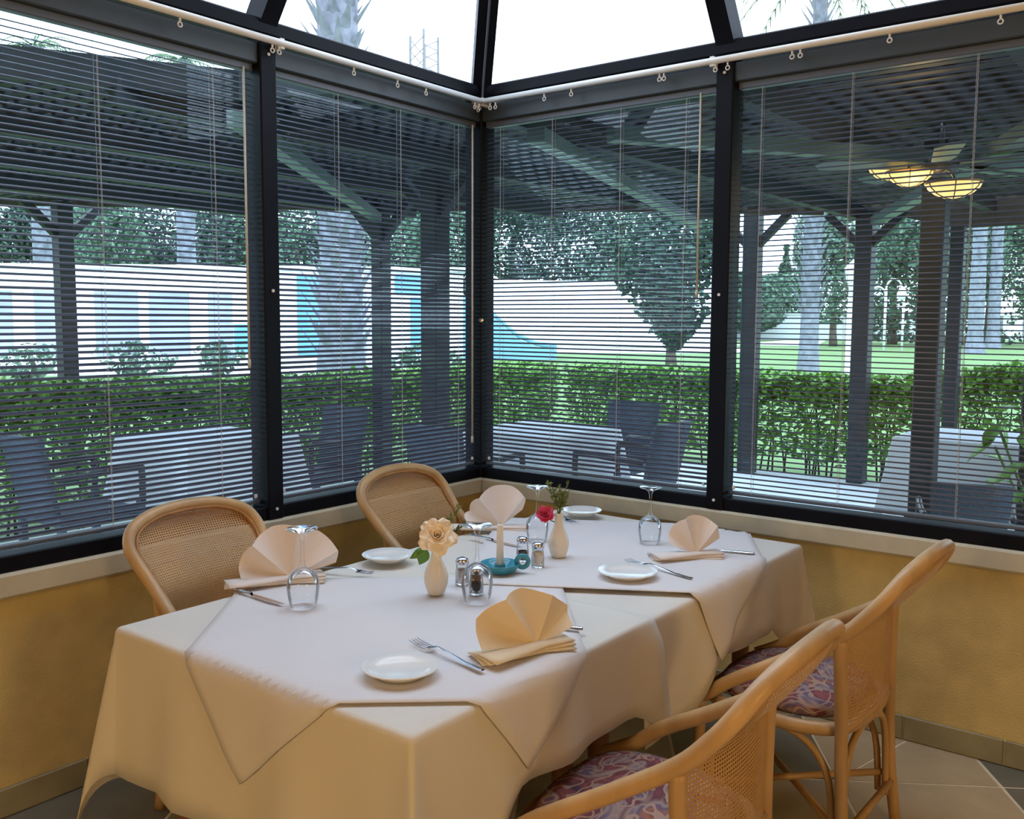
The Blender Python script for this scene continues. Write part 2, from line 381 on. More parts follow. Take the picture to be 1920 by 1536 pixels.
for side in 'LR':
    q_ = [roofpt(side, E2, 0), roofpt(side, E2, RUN), Vector((-E2, 0, ZT)) if side == 'L' else Vector((0, -E2, ZT))]
    th = Vector((-.06, 0, 0)) if side == 'L' else Vector((0, -.06, 0)); r_ = [v_+th for v_ in q_]
    struct(MB().add(q_+r_, [(0, 1, 2), (5, 4, 3), (0, 3, 4, 1), (1, 4, 5, 2), (2, 5, 3, 0)]).build('trim_8' if side == 'L' else 'trim_9', M['ceil']))

# ------------------------------------------------------------------ curtain rails
def curtain_rail(side, length, label, hooks):
    t = thing('curtain_rail', label, 'rail', wpt(side, .1, -.075, 2.475), group=None)
    m = MB(); a = wpt(side, .02, -.075, 2.482); b = wpt(side, length, -.075, 2.482); m.tube([a, b], .0125, 10); m.build('rail', M['white_plastic'], t, True, True)
    for s in (.06, BAY-.05, 2*BAY-.05):
        m = MB(); wbox(m, side, s, s+.02, -.078, -.03, 2.462, 2.50, .002); m.build('bracket', M['white_plastic'], t, world=True)
    for s in hooks:
        m = MB(); p = wpt(side, s, -.075, 2.468); m.tube([p, (p[0], p[1], p[2]-.012)], .004, 6)
        pts = [(p[0]+(cos(a)*.008 if side == 'L' else 0), p[1]+(0 if side == 'L' else cos(a)*.008), p[2]-.02+sin(a)*.008) for a in [2*pi*i/8 for i in range(8)]]
        m.tube(pts, .0025, 6, closed=True); m.build('glider', M['white_plastic'], t, True, True)
curtain_rail('L', 2.5, 'white curtain rail above the left window wall', (.10, .13, .45, .62, .86, 1.22, 1.25, 1.62, 2.0, 2.03))
curtain_rail('R', 2.5, 'white curtain rail above the right window wall', (.05, .12, .15, .42, .56, .98, 1.0, 1.22, 1.27, 1.52, 1.55, 1.86, 2.2))

# ------------------------------------------------------------------ venetian blinds
PITCH = .0196; SW = .025
def slat_mesh(side, length, tilt):
    prof = []
    for i in range(5):
        u = (i/4-.5); d = u*SW; h = .0034*(1-4*u*u)
        prof.append((d, h))
    prof = prof+[(d, h-.0005) for d, h in reversed(prof)]
    q = []
    for d, h in prof:                    # d>0 outwards; inner edge lower when tilt>0
        q.append((d*cos(tilt)-h*sin(tilt), d*sin(tilt)+h*cos(tilt)))
    vs = []; n = len(q)
    for s in (-length/2, length/2):
        for d, z in q: vs.append((s, d, z) if side == 'L' else (d, s, z))
    fs = [(i, (i+1) % n, n+(i+1) % n, n+i) for i in range(n)]+[tuple(range(n)), tuple(range(2*n-1, n-1, -1))]
    return MB().add(vs, fs).mesh('slat', M['slat'], False)
def blind(side, k, tilt, label, wand, ladders):
    s0 = k*BAY+.042; s1 = (k+1)*BAY-.042; L = s1-s0; sc = (s0+s1)/2; D = .008
    base = wpt(side, sc, D, .80)
    t = thing('venetian_blind', label, 'blind', base, group='venetian blinds between the black posts')
    m = MB(); wbox(m, side, s0, s1, D-.018, D+.018, 2.378, 2.405, .003); m.build('head_rail', M['bluegrey'], t, world=True)
    m = MB(); wbox(m, side, s0, s1, D-.014, D+.014, .812, .826, .003); m.build('bottom_rail', M['bluegrey'], t, world=True)
    me = slat_mesh(side, L-.004, tilt)
    n = int((2.372-.84)/PITCH)
    rr = random.Random(k*7+(1 if side == 'L' else 2))
    for i in range(n):
        o = bpy.data.objects.new('slat', me); COL.objects.link(o); o.parent = t
        o.location = (0, 0, .042+i*PITCH)
        a = rr.uniform(-.0015, .0015)
        if side == 'L': o.rotation_euler = (rr.uniform(-.05, .05), a, 0)
        else: o.rotation_euler = (a, rr.uniform(-.05, .05), 0)
    for f in ladders:
        s = s0+L*f
        m = MB()
        for dd in (-.0125, .0125):
            m.tube([wpt(side, s, D+dd, .82), wpt(side, s, D+dd, 2.38)], .0007, 5)
        m.tube([wpt(side, s+.004, D-.014, .82), wpt(side, s+.004, D-.014, 2.38)], .0006, 5)
        m.build('ladder_cord', M['cord'], t, world=True)
    if wand:
        s = s0+L*wand[0]; z1 = wand[1]
        m = MB(); m.tube([wpt(side, s, D-.026, 2.385), wpt(side, s+.004, D-.03, z1)], .0042, 8)
        m.tube([wpt(side, s+.004, D-.03, z1), wpt(side, s+.004, D-.03, z1-.03)], .006, 8); m.build('tilt_wand', M['wand'], t, True, True)
    m = MB(); f = .12 if side == 'L' else .8
    wbox(m, side, s0+L*f, s0+L*f+.055, D-.034, D-.031, 2.408, 2.424); m.build('sticker', M['white_plastic'], t, world=True)
    for f in (.02, .98):
        m = MB(); wbox(m, side, s0+L*f-.006, s0+L*f+.006, D-.02, D-.012, .835, .85, .002); m.build('end_clip', M['white_plastic'], t, world=True)
    return t
blind('L', 0, radians(20), 'grey venetian blind just left of the black corner post, in front of the shaggy palm', (.03, .95), (.10, .42, .72))
blind('L', 1, radians(17), 'grey venetian blind at the far left, behind the left-hand rattan chair', (.04, 1.35), (.14, .50, .86))
blind('R', 0, radians(13), 'grey venetian blind right of the corner post, in front of the outdoor white table', (.94, 1.62), (.07, .32, .62, .88))
blind('R', 1, radians(0), 'nearly open grey venetian blind at the far right, under the lit lamps', None, (.08, .37, .72, .93))

# ------------------------------------------------------------------ dining tables and their cloths
ZC = .75
def smooth(a, b, x):
    t = max(0, min(1, (x-a)/(b-a))); return t*t*(3-2*t)
class Drape:
    def __init__(s, x0, x1, y0, y1, z, seam=None, seed=0):
        s.r = (x0, x1, y0, y1); s.z = z; s.seam = seam; s.ph = seed
    def __call__(s, u, v, off=0):
        x0, x1, y0, y1 = s.r
        du = x0-u if u < x0 else (u-x1 if u > x1 else 0); dv = y0-v if v < y0 else (v-y1 if v > y1 else 0)
        cx = min(max(u, x0), x1); cy = min(max(v, y0), y1)
        if du == 0 and dv == 0: return Vector((u, v, s.z+off))
        n1 = -1 if u < x0 else 1; n2 = -1 if v < y0 else 1
        t = sqrt(du*du+dv*dv); ph = atan2(dv, du); R = .012
        if t < R*pi/2: out = R*sin(t/R); dn = R*(1-cos(t/R))
        else: out = R; dn = R+t-R*pi/2
        w = 0
        if dv == 0: w = smooth(y0+.03, y0+.25, v)*smooth(y1-.03, y1-.25, v); a = v
        elif du == 0: w = smooth(x0+.03, x0+.25, u)*smooth(x1-.03, x1-.25, u); a = u
        else: a = 0
        fold = w*(.014*sin(a*17+s.ph)+.008*sin(a*31+2*s.ph))*min(1, dn/.3)
        f = .17*sin(2*ph) if du and dv else 0
        o = out+.05*dn+fold+off
        dz = dn*sqrt(max(.2, 1-f*f))
        px = cx+n1*cos(ph)*o+n1*f*dn*.72; py = cy+n2*sin(ph)*o+n2*f*dn*.72
        if s.seam is not None and dv:
            px += .16*dn*smooth(s.seam-.22, s.seam, u); py += n2*.02*smooth(s.seam-.12, s.seam, u)*min(1, dn/.06)
        return Vector((px, py, s.z-dz+off*max(0, 1-dn/.012)))
def axis(lo, hi, d0, d1, n=14):
    a = []
    if d0: a += [lo-d0*f for f in (1, .85, .7, .55, .42, .3, .2, .12)]+[lo-.02, lo-.012, lo-.006]
    a += [lo+(hi-lo)*i/n for i in range(n+1)]
    if d1: a += [hi+.006, hi+.012, hi+.02]+[hi+d1*f for f in (.12, .2, .3, .42, .55, .7, .85, 1)]
    return a
def tablecloth(dr, dx0, dx1, dy0, dy1, hem, label):
    x0, x1, y0, y1 = dr.r
    U = axis(x0, x1, dx0, dx1, 30); V = axis(y0, y1, dy0, dy1, 18); P = []
    for u in U:
        row = []
        for v in V:
            vv = v
            if v < y0 and hem: vv = y0-(y0-v)*hem(u)
            if v > y1 and hem: vv = y1+(v-y1)*(1-.42*smooth(.52, .34, abs(u+(1.72 if x0 < -2 else .76))))
            row.append(dr(u, vv))
        P.append(row)
    m = MB().grid(P); ob = m.build('tablecloth', M['cloth'], None, True, solid=.0015)
    return tag(ob, label, 'tablecloth', 'cream tablecloths')
TX0, TXM, TX1, TY0, TY1 = -2.275, -1.405, -.395, -1.722, -.752
d1 = Drape(TX0, TXM, TY0, TY1, ZC, seam=TXM, seed=.6); d2 = Drape(TXM-.06, TX1, TY0, TY1, ZC-.003, seed=2.0)
lift = lambda c: (lambda u: 1-.30*smooth(.36, .20, abs(u-c)))
tablecloth(d1, .370, 0, .325, .40, lift(-1.74), 'cream tablecloth over the near half of the table, hanging low at the front')
tablecloth(d2, 0, .32, .325, .30, lift(-.86), 'cream tablecloth over the far half of the table, beside the ochre wall')
def topper(dr_list, corners, off, label):
    a, b, c_, d_ = [Vector(p) for p in corners]; n = 40; P = []
    for i in range(n+1):
        row = []
        for j in range(n+1):
            p = a+(b-a)*(i/n)+(d_-a)*(j/n)
            dr = dr_list(p.x); row.append(dr(p.x, p.y, off))
        P.append(row)
    ob = MB().grid(P).build('table_topper', M['topper'], None, True, solid=.0012)
    return tag(ob, label, 'tablecloth', 'diagonal table toppers')
ALL = Drape(TX0, TX1, TY0, TY1, ZC, seed=.6)
topper(lambda x: ALL, [(-2.52, -1.24), (-1.94, -1.92), (-1.26, -1.34), (-1.84, -.66)], .008, 'diagonal topper cloth on the near half of the table with pointed hanging corners')
topper(lambda x: ALL, [(-1.507, -1.16), (-1.06, -1.935), (-.286, -1.488), (-.733, -.713)], .0115, 'diagonal topper cloth on the far half of the table, near the right wall')
def dining_table(x0, x1, label):
    t = thing('dining_table', label, 'table', ((x0+x1)/2, (TY0+TY1)/2, 0), group='dining tables pushed together')
    MB().box(x0+.008, x1-.008, TY0+.01, TY1-.01, .705, ZC-.006, .004).build('table_top', M['wood_leg'], t, world=True)
    for x in (x0+.08, x1-.08):
        for y in (TY0+.16, TY1-.14):
            MB().tube([(x, y, .003), (x, y, .3), (x, y, .71)], [.022, .028, .034], 10).build('leg', M['wood_leg'], t, True, True)
dining_table(TX0, TXM-.07, 'dining table under the near cream cloth, brown leg showing at lower left')
dining_table(TXM-.06, TX1, 'dining table under the far cream cloth, next to the ochre wall')

# ------------------------------------------------------------------ rattan chairs (local: +y is the back, origin on the floor between the rear legs)
def make_chair(label):
    t = thing('rattan_chair', label, 'chair', group='rattan chairs around the table')
    half = [(.235, -.43, .415), (.262, -.36, .45), (.262, -.28, .51), (.240, -.13, .60), (.226, .0, .685), (.236, .07, .755), (.240, .115, .81), (.205, .145, .858), (.115, .165, .888), (0, .172, .897)]
    full = half+[(-x, y, z) for x, y, z in reversed(half[:-1])]
    MB().tube(catmull(full, 5), .0185, 12).build('frame', M['rattan'], t, True)
    # cane back between the posts and the arch
    side = [(.196, .006, .43), (.198, .006, .52), (.204, .004, .60), (.212, .008, .685), (.222, .072, .755), (.226, .117, .808), (.194, .146, .853), (.108, .164, .882), (0.002, .170, .888)]
    sc = catmull(side, 4); P = []; nx = 16; L = 0; vv = []
    for i, p in enumerate(sc):
        if i: L += (sc[i]-sc[i-1]).length
        row = []
        for j in range(nx+1):
            f = j/nx*2-1; bul = .030*(1-f*f)*min(1, p.x/.15)
            row.append(Vector((-p.x*f, p.y+bul, p.z)))
            vv.append((-p.x*f, L))
        P.append(row)
    m = MB().grid(P); ob = m.build('cane_back', M['cane'], t, True)
    uv = ob.data.uv_layers.new(name='UVMap')
    for lp in ob.data.loops: uv.data[lp.index].uv = vv[lp.vertex_index]
    rim = [Vector((p.x*.965, p.y-.010, p.z-.006)) for p in sc[10:]]; rim = rim+[Vector((-p.x, p.y, p.z)) for p in reversed(rim[:-1])]
    MB().tube(rim, .0065, 6).build('binding', M['rattan_dark'], t, True)
    for sx in (1, -1):
        MB().tube(catmull([(sx*.215, .035, .003), (sx*.203, .012, .22), (sx*.203, .004, .44), (sx*.216, .0, .60), (sx*.222, .0, .675)], 4), .0175, 10).build('leg', M['rattan'], t, True)
        MB().tube(catmull([(sx*.215, -.415, .003), (sx*.212, -.405, .22), (sx*.215, -.395, .43)], 4), .0165, 10).build('leg', M['rattan'], t, True)
        # inverted-U brace inside each pair of legs
        MB().tube(catmull([(sx*.195, -.372, .10), (sx*.192, -.368, .27), (sx*.192, -.31, .365), (sx*.192, -.2, .392), (sx*.192, -.09, .365), (sx*.190, -.028, .27), (sx*.194, -.014, .10)], 4), .010, 8).build('brace', M['rattan'], t, True)
    MB().tube(catmull([(-.178, .012, .10), (-.172, .008, .27), (-.12, .008, .362), (0, .008, .388), (.12, .008, .362), (.172, .008, .27), (.178, .012, .10)], 4), .010, 8).build('brace', M['rattan'], t, True)
    ring = []
    for i in range(32):
        a = 2*pi*i/32; c, s = cos(a), sin(a)
        ring.append((.225*abs(c)**.6*(1 if c > 0 else -1), -.198+.215*abs(s)**.6*(1 if s > 0 else -1), .415))
    MB().tube(ring, .0185, 10, closed=True).build('seat_frame', M['rattan'], t, True)
    MB().tube([(-.2, .004, .415), (-.1, .022, .43), (0, .03, .435), (.1, .022, .43), (.2, .004, .415)], .011, 8).build('back_rail', M['rattan'], t, True)
    MB().tube([(-.21, .022, .135), (.21, .022, .135)], .011, 8).build('stretcher', M['rattan'], t, True)
    MB().tube([(-.21, .018, .16), (.21, -.40, .16)], .0105, 8).build('stretcher', M['rattan'], t, True)
    MB().tube([(.21, .018, .139), (-.21, -.40, .139)], .0105, 8).build('stretcher', M['rattan'], t, True)
    m = MB(); nr = 36; prof = [(0, .425), (.9, .425), (1.0, .443), (1.0, .455), (.93, .474), (.75, .486), (.4, .492), (.02, .493)]; vs = []
    for f, z in prof:
        for i in range(nr):
            a = 2*pi*i/nr; c, s = cos(a), sin(a)
            vs.append((f*.207*abs(c)**.65*(1 if c > 0 else -1), -.200+f*.198*abs(s)**.65*(1 if s > 0 else -1), z))
    fs = [(r*nr+i, r*nr+(i+1) % nr, (r+1)*nr+(i+1) % nr, (r+1)*nr+i) for r in range(len(prof)-1) for i in range(nr)]
    m.add(vs, fs); c = m.build('seat_cushion', M['paisley'], t, True); c['label'] = 'burgundy and mauve paisley seat cushion'
    return t
ch = make_chair('honey rattan chair with paisley cushion nearest the camera, at lower right')
ch.location = (-1.745, -2.095, 0); ch.rotation_euler = (0, 0, pi+radians(1))
copy_thing(ch, 'honey rattan chair with paisley cushion beside the right ochre wall', (-.835, -2.095, 0), pi-radians(1))
copy_thing(ch, 'rattan chair with round cane back at far left, by the left wall', (-1.715, -.355, 0), radians(2))
copy_thing(ch, 'rattan chair with round cane back near the window corner, behind the peach rose', (-.760, -.355, 0), radians(2))

# ------------------------------------------------------------------ table setting
ZT_ = ZC+.0125
def plate(x, y, r, label):
    prof = [(0, .004), (.58*r, .004), (.62*r, 0), (.66*r, .001), (.70*r, .006), (r*.985, .016), (r, .0185), (r*.985, .0195), (.70*r, .010), (.62*r, .0075), (0, .0075)]
    o = MB().lathe(prof, 40).build('side_plate', M['porcelain'], None, True); o.location = (x, y, ZT_)
    tag(o, label, 'plate', 'white side plates')
plate(-2.098, -1.522, .081, 'white side plate at the near corner of the table, by the fork')
plate(-1.150, -1.506, .086, 'white side plate on the far topper, left of the right-hand napkin')
plate(-1.446, -.832, .080, 'white side plate between the two left chairs, beside the peach rose')
plate(-.500, -.918, .076, 'white side plate at the far end, behind the pink flower vase')
def fork(tip, end, label):
    tip = Vector(tip); end = Vector(end); d = end-tip; L = d.length; t = thing('fork', label, 'fork', (end.x, end.y, ZT_+.001), atan2(-d.y, -d.x), 'steel forks')
    k = L/.2                             # local x from end (0) to tines (L)
    m = MB(); cs = [(0, .0055, .004), (.01, .0085, .0035), (.05, .007, .004), (.10, .004, .010), (.125, .0028, .012), (.138, .004, .008), (.148, .0135, .005)]; P = []
    top = []; bot = []
    for x, w, z in cs: top.append([(x*k, -w, z), (x*k, -w*.4, z+.0018), (x*k, w*.4, z+.0018), (x*k, w, z)]); bot.append([(x*k, -w, z), (x*k, -w*.4, z-.0012), (x*k, w*.4, z-.0012), (x*k, w, z)])
    m.grid(top); m.grid(bot); m.build('handle', M['steel'], t, True)
    for j in range(4):
        y = (-.0120+.0080*j); m = MB(); m.tube([(.143*k, y, .0045), (.165*k, y*1.02, .002), (.185*k, y, .003), (.2*k, y*.95, .0065)], [.0020, .0017, .0014, .0008], 6); m.build('tine', M['steel'], t, True)
def knife(tip, end, label):
    tip = Vector(tip); end = Vector(end); d = tip-end; L = d.length; t = thing('table_knife', label, 'knife', (end.x, end.y, ZT_+.001), atan2(d.y, d.x), 'steel table knives'); k = L/.22
    P = []
    for x, w, z in ((0, .004, .004), (.006, .0085, .004), (.05, .0075, .0045), (.09, .006, .0045), (.098, .0045, .004)):
        P.append([(x*k, w*cos(a), z+.0038*sin(a)) for a in [2*pi*i/8 for i in range(9)]])
    MB().grid(P).build('handle', M['steel'], t, True)
    m = MB(); poly = [(.098*k, -.004), (.11*k, -.008), (.17*k, -.0105), (.205*k, -.006), (.22*k, .004), (.19*k, .0065), (.098*k, .0055)]
    m.prism(poly, .001, .0026); m.build('blade', M['steel'], t)
fork((-1.940, -1.408), (-1.986, -1.652), 'steel fork beside the near white plate, tines to the window')
fork((-1.000, -1.415), (-1.066, -1.668), 'steel fork between the far topper plate and the right-hand napkin')
fork((-1.585, -.93), (-1.665, -.72), 'steel fork behind the left wine glass, beside the fan napkin')
fork((-.655, -1.00), (-.580, -.80), 'steel fork by the far white plate, behind the pink flower vase')
knife((-1.946, -.955), (-1.940, -.708), 'steel knife in front of the left fan napkin')
knife((-1.700, -1.440), (-1.632, -1.668), 'steel knife mostly hidden behind the cream napkin, handle end showing')
knife((-.760, -1.470), (-.678, -1.690), 'steel knife right of the blush napkin by the wall')
knife((-1.070, -1.06), (-1.040, -.82), 'steel knife behind the white candle')

def napkin(x, y, rz, R, tips, lean, mt, label, layers=3, flat=1.0):
    # tips: (angle from the right, length) of every crease; panels between creases bow slightly, creases alternate front and back
    t = thing('fan_napkin', label, 'napkin', (x, y, ZT_), rz, 'fan-folded napkins')
    rows = 7; sub = 6; P = []; n = len(tips)-1
    for j in range(rows+1):
        row = []; f = j/rows
        for i in range(n*sub+1):
            k = min(i//sub, n-1); g = i/sub-k
            a = radians(tips[k][0]+(tips[k+1][0]-tips[k][0])*g); A = radians(tips[k][0]), radians(tips[k+1][0])
            p0 = Vector((cos(A[0]), sin(A[0])))*tips[k][1]; p1 = Vector((cos(A[1]), sin(A[1])))*tips[k+1][1]
            p = p0.lerp(p1, g)*R*f; p *= 1+.10*flat*sin(pi*g)*f
            dep = (.030 if k % 2 == 0 else -.030)*(g-.5)*f*R/.12*2*.5+.010*sin(pi*g)*f
            row.append((p.x, dep+lean*p.y+.01*f*f, .010+max(0, p.y)))
        P.append(row)
    MB().grid(P).build('pleated_fan', mt, t, False, solid=.0016)
    for k in range(layers):               # flat lower pleats spreading from the pivot
        z = .0012+.0060*k; P = []; rot = radians(7*(k-1)); c_, s_ = cos(rot), sin(rot)
        for i in range(11):
            f = i/10; xx = (.62-f*1.80)*R; w = .010+.030*abs(f-.32)**.7+.006
            row = []
            for yy, zz in ((-w-.012, 0), (-w*.45-.006, .0030+.0015*sin(f*6+k*2)), (w*.35, .0034), (w*.9, .001)): row.append((xx*c_-yy*s_, xx*s_+yy*c_, z+zz))
            P.append(row)
        MB().grid(P).build('folded_layer', mt, t, True, solid=.0026)
napkin(-1.800, -1.655, radians(-20), .130, ((174, 1.12), (152, 1.18), (124, 1.04), (96, .94), (64, .88), (30, .98), (14, .80)), .15, M['napkin_cream'], 'cream fan-folded napkin at the near side of the table', 3, .05)
napkin(-1.785, -.785, radians(-32), .150, ((176, .90), (160, .95), (136, .95), (108, .98), (80, .96), (52, .98), (26, 1.0), (10, .9)), .10, M['napkin'], 'blush fan-folded napkin on the left, behind an upturned wine glass', 3, .3)
napkin(-.880, -.830, radians(-50), .150, ((172, .85), (158, .82), (130, .84), (90, .92), (52, .86), (34, .60)), .10, M['napkin'], 'blush fan-folded napkin at the far end, beside the pink flower', 2, 1.0)
napkin(-.815, -1.555, radians(-42), .125, ((160, .72), (138, .82), (108, .92), (78, .92), (50, .88), (24, .78)), .10, M['napkin'], 'blush fan-folded napkin at the right end of the table by the wall', 3, .4)

def wine_glass(x, y, k, label):
    t = thing('wine_glass', label, 'glass', (x, y, ZT_), 0, 'upturned wine glasses')
    sc = lambda pr: [(r*k, z*k) for r, z in pr]
    MB().lathe(sc([(.0300, 0), (.0315, 0), (.036, .02), (.0392, .045), (.037, .066), (.028, .082), (.012, .092), (.0, .094), (.0, .088), (.010, .087), (.0265, .078), (.0355, .064), (.0378, .045), (.0345, .02), (.030, 0)]), 32).build('bowl', M['crystal'], t, True)
    MB().lathe(sc([(.010, .0925), (.0055, .100), (.0042, .115), (.0040, .145), (.0050, .165), (.009, .174)]), 16).build('stem', M['crystal'], t, True)
    MB().lathe(sc([(.009, .174), (.020, .181), (.0365, .1855), (.0370, .187), (.0365, .188), (0, .1872)]), 32).build('foot', M['crystal'], t, True)
wine_glass(-1.915, -.995, 1.08, 'upturned clear wine glass in front of the left fan napkin')
wine_glass(-1.600, -1.315, 1.08, 'upturned clear wine glass between the peach rose vase and the turquoise candle holder')
wine_glass(-.955, -1.040, .98, 'upturned clear wine glass behind the pink flower, beside the far napkin')
wine_glass(-.745, -1.350, 1.0, 'upturned clear wine glass standing alone near the right wall')

def vase(x, y, label):
    prof = [(0, .004), (.019, 0), (.0215, .002), (.027, .014), (.0325, .034), (.033, .050), (.027, .072), (.0165, .094), (.0125, .112), (.0125, .128), (.0155, .138), (.0158, .1395), (.0135, .1395), (.0105, .128), (.010, .10), (0, .09)]
    o = MB().lathe(prof, 32).build('bud_vase', M['ivory'], None, True); o.location = (x, y, ZT_)
    tag(o, label, 'vase', 'ivory bud vases')
VL = Vector((-1.623, -1.191, ZT_)); VR = Vector((-1.090, -1.221, ZT_))
vase(VL.x, VL.y, 'ivory bud vase holding the peach rose')
vase(VR.x, VR.y, 'ivory bud vase holding the pink flower')
def petal(ax, tilt, w, h, cup, n=5):
    P = []
    for i in range(n+1):
        f = i/n; row = []
        for j in range(n+1):
            g = j/n*2-1
            ww = w*sin(pi*(.12+.80*f))**.7; hh = h*f
            a = g*ww/max(cup, .001)
            x = sin(a)*cup; y = cup-cos(a)*cup
            z = hh*cos(tilt); o = hh*sin(tilt)*(.6+.4*f)
            row.append(Vector((x, -o+y*.9-.003, z+.003*sin(g*4+ax*3)*f)))
        P.append(row)
    c, s = cos(ax), sin(ax)
    return [[Vector((p.x*c-p.y*s, p.x*s+p.y*c, p.z)) for p in row] for row in P]
def rose(loc, face, k, mt, label, rings, stem_to, leaves):
    t = thing('rose', label, 'flower', loc)
    z = Vector((0, 0, 1)); f = Vector(face).normalized(); q = z.rotation_difference(f).to_matrix()
    for ri, (n, tilt, w, h, cup) in enumerate(rings):
        for i in range(n):
            P = petal(2*pi*(i+ri*.37)/n, radians(tilt), w*k, h*k, cup*k)
            MB().grid([[q @ p for p in row] for row in P]).build('petal', mt, t, True, solid=.0006)
    if stem_to: MB().tube(catmull([Vector((0, 0, 0))+f*.004, Vector(stem_to)*.5+Vector((0, 0, -.006)), Vector(stem_to)], 4), .002, 6).build('stem', M['stem'], t, True)
    for (o, d, l, w) in leaves:
        o = Vector(o); d = Vector(d).normalized(); sd = d.cross(Vector((.5, .7, -.5))).normalized(); P = []
        nn = d.cross(sd)
        for i in range(8):
            fr = i/7; ww = w*sin(pi*fr**.8); c = o+d*l*fr+nn*(.006*sin(pi*fr))
            P.append([c-sd*ww, c-nn*.002, c+sd*ww])
        MB().grid(P).build('leaf', M['leaf'], t, True, solid=.0006)
    return t
toc = (CAM-Vector((-1.615, -1.18, .93))).normalized()
rose((-1.622, -1.196, .918), toc*.9+Vector((0, 0, .35)), 1.0, M['peach'], 'open peach rose in the left bud vase',
     [(3, 8, .012, .030, .010), (4, 20, .018, .036, .015), (5, 42, .024, .044, .024), (5, 66, .027, .050, .034), (5, 84, .030, .052, .05)], (.0, .004, -.07),
     [((-.018, .018, -.030), (-.62, .58, -.45), .056, .013), ((-.022, .020, -.030), (-.30, .28, -.90), .048, .017)])
rose((-1.118, -1.190, .893), (-.6, -.4, .5), .82, M['pink'], 'small deep pink flower leaning from the right bud vase',
     [(3, 8, .012, .028, .010), (4, 18, .02, .034, .014), (5, 34, .026, .038, .02), (5, 55, .03, .038, .03)], (.027, -.03, -.02), [])
def sprig(base, dirs, label, rnd):
    t = thing('greenery_sprig', label, 'plant', base); rg = random.Random(rnd)
    for d, l in dirs:
        d = Vector(d).normalized(); m = MB(); m.tube([Vector((0, 0, 0)), d*l*.5+Vector((0, 0, .004)), d*l], .0012, 5); m.build('twig', M['stem'], t)
        m = MB()
        for i in range(46):
            fr = .25+.75*rg.random(); c = d*l*fr; dd = (d*.8+Vector((rg.uniform(-1, 1), rg.uniform(-1, 1), rg.uniform(-.6, 1)))).normalized()*rg.uniform(.010, .018)
            s_ = dd.cross(Vector((rg.uniform(-1, 1), rg.uniform(-1, 1), rg.uniform(-1, 1)))).normalized()*.0028
            m.add([c, c+dd*.5+s_, c+dd, c+dd*.5-s_], [(0, 1, 2, 3)])
        m.build('needles', M['sprig'], t, kind='stuff')
sprig((VL.x, VL.y, ZT_+.13), [((.55, -.25, .9), .12), ((.75, -.45, .6), .10), ((.55, -.05, .75), .09)], 'dry green sprig behind the peach rose', 1)
sprig((VR.x, VR.y, ZT_+.13), [((-.35, .15, 1), .115), ((-.05, -.05, 1), .10), ((.15, -.2, 1), .105), ((-.2, .1, 1), .085), ((.1, -.1, 1.), .07), ((.2, -.25, .8), .08)], 'dry green sprig in the right bud vase above the pink flower', 2)
def shaker(x, y, fill, mt, label):
    t = thing('condiment_shaker', label, 'shaker', (x, y, ZT_), 0, 'glass shakers with steel caps')
    MB().lathe([(0, 0), (.0185, 0), (.020, .003), (.0195, .03), (.0165, .056), (.0165, .060), (.0155, .060), (.0155, .056), (.0182, .03), (.0185, .005), (0, .005)], 24).build('glass_body', M['crystal'], t, True)
    MB().lathe([(0, .0055), (.0178, .0055), (.0178, .03), (.0170, fill), (0, fill+.002)], 20).build('filling', mt, t, True)
    MB().lathe([(.0175, .056), (.0185, .058), (.0185, .068), (.016, .073), (.008, .0755), (0, .076)], 24).build('cap', M['steel'], t, True)
shaker(-1.505, -1.182, .042, M['salt'], 'glass salt shaker with steel cap beside the peach rose vase')
shaker(-1.195, -1.160, .026, M['pepper'], 'glass pepper shaker behind the turquoise candle holder')
shaker(-1.225, -1.240, .046, M['salt'], 'glass salt shaker between the turquoise candle holder and the right vase')
shaker(-1.555, -1.275, .022, M['pepper'], 'glass pepper shaker behind the middle upturned wine glass')
t = thing('candle_holder', 'turquoise glazed candle holder with finger ring', 'candle holder', (-1.345, -1.190, ZT_))
MB().lathe([(0, 0), (.036, 0), (.046, .006), (.056, .018), (.060, .027), (.0575, .029), (.052, .022), (.040, .012), (.022, .010), (.0165, .012), (.0165, .026), (.013, .0265), (.0125, .013), (0, .012)], 40).build('dish', M['turq'], t, True)
rd = Vector((.55, -.84, 0)).normalized()
MB().tube([rd*(.066+.0)+rd*(cos(a)*.017)+Vector((0, 0, .034+sin(a)*.017)) for a in [2*pi*i/20 for i in range(20)]], .0072, 10, closed=True).build('finger_ring', M['turq'], t, True)
t = thing('candle', 'ivory taper candle standing in the turquoise holder', 'candle', (-1.345, -1.190, ZT_+.0122))
MB().lathe([(0, 0), (.0108, 0), (.0100, .10), (.0092, .128), (.006, .131), (0, .129)], 16).build('wax', M['candle'], t, True)
MB().tube([(0, 0, .129), (.001, 0, .136)], .0009, 5).build('wick', M['wick'], t)

# ================================================================== outdoors
struct(MB().box(-8, 5.5, .2, 3.6, -.08, 0).build('terrace', M['terrace']))
struct(MB().box(.2, 5.5, -9, .2, -.08, 0).build('terrace', M['terrace']))
struct(MB().box(-120, 190, -90, 190, -.4, -.09).build('lawn', M['lawn']))
def far(px, D, z=0):                     # a spot on the ground seen in direction px at distance D
    k = (px-960)/1774.66; fx, fy = cos(radians(37.62)), sin(radians(37.62))
    return Vector((CAM.x+D*(fx+fy*k), CAM.y+D*(fy-fx*k), z))

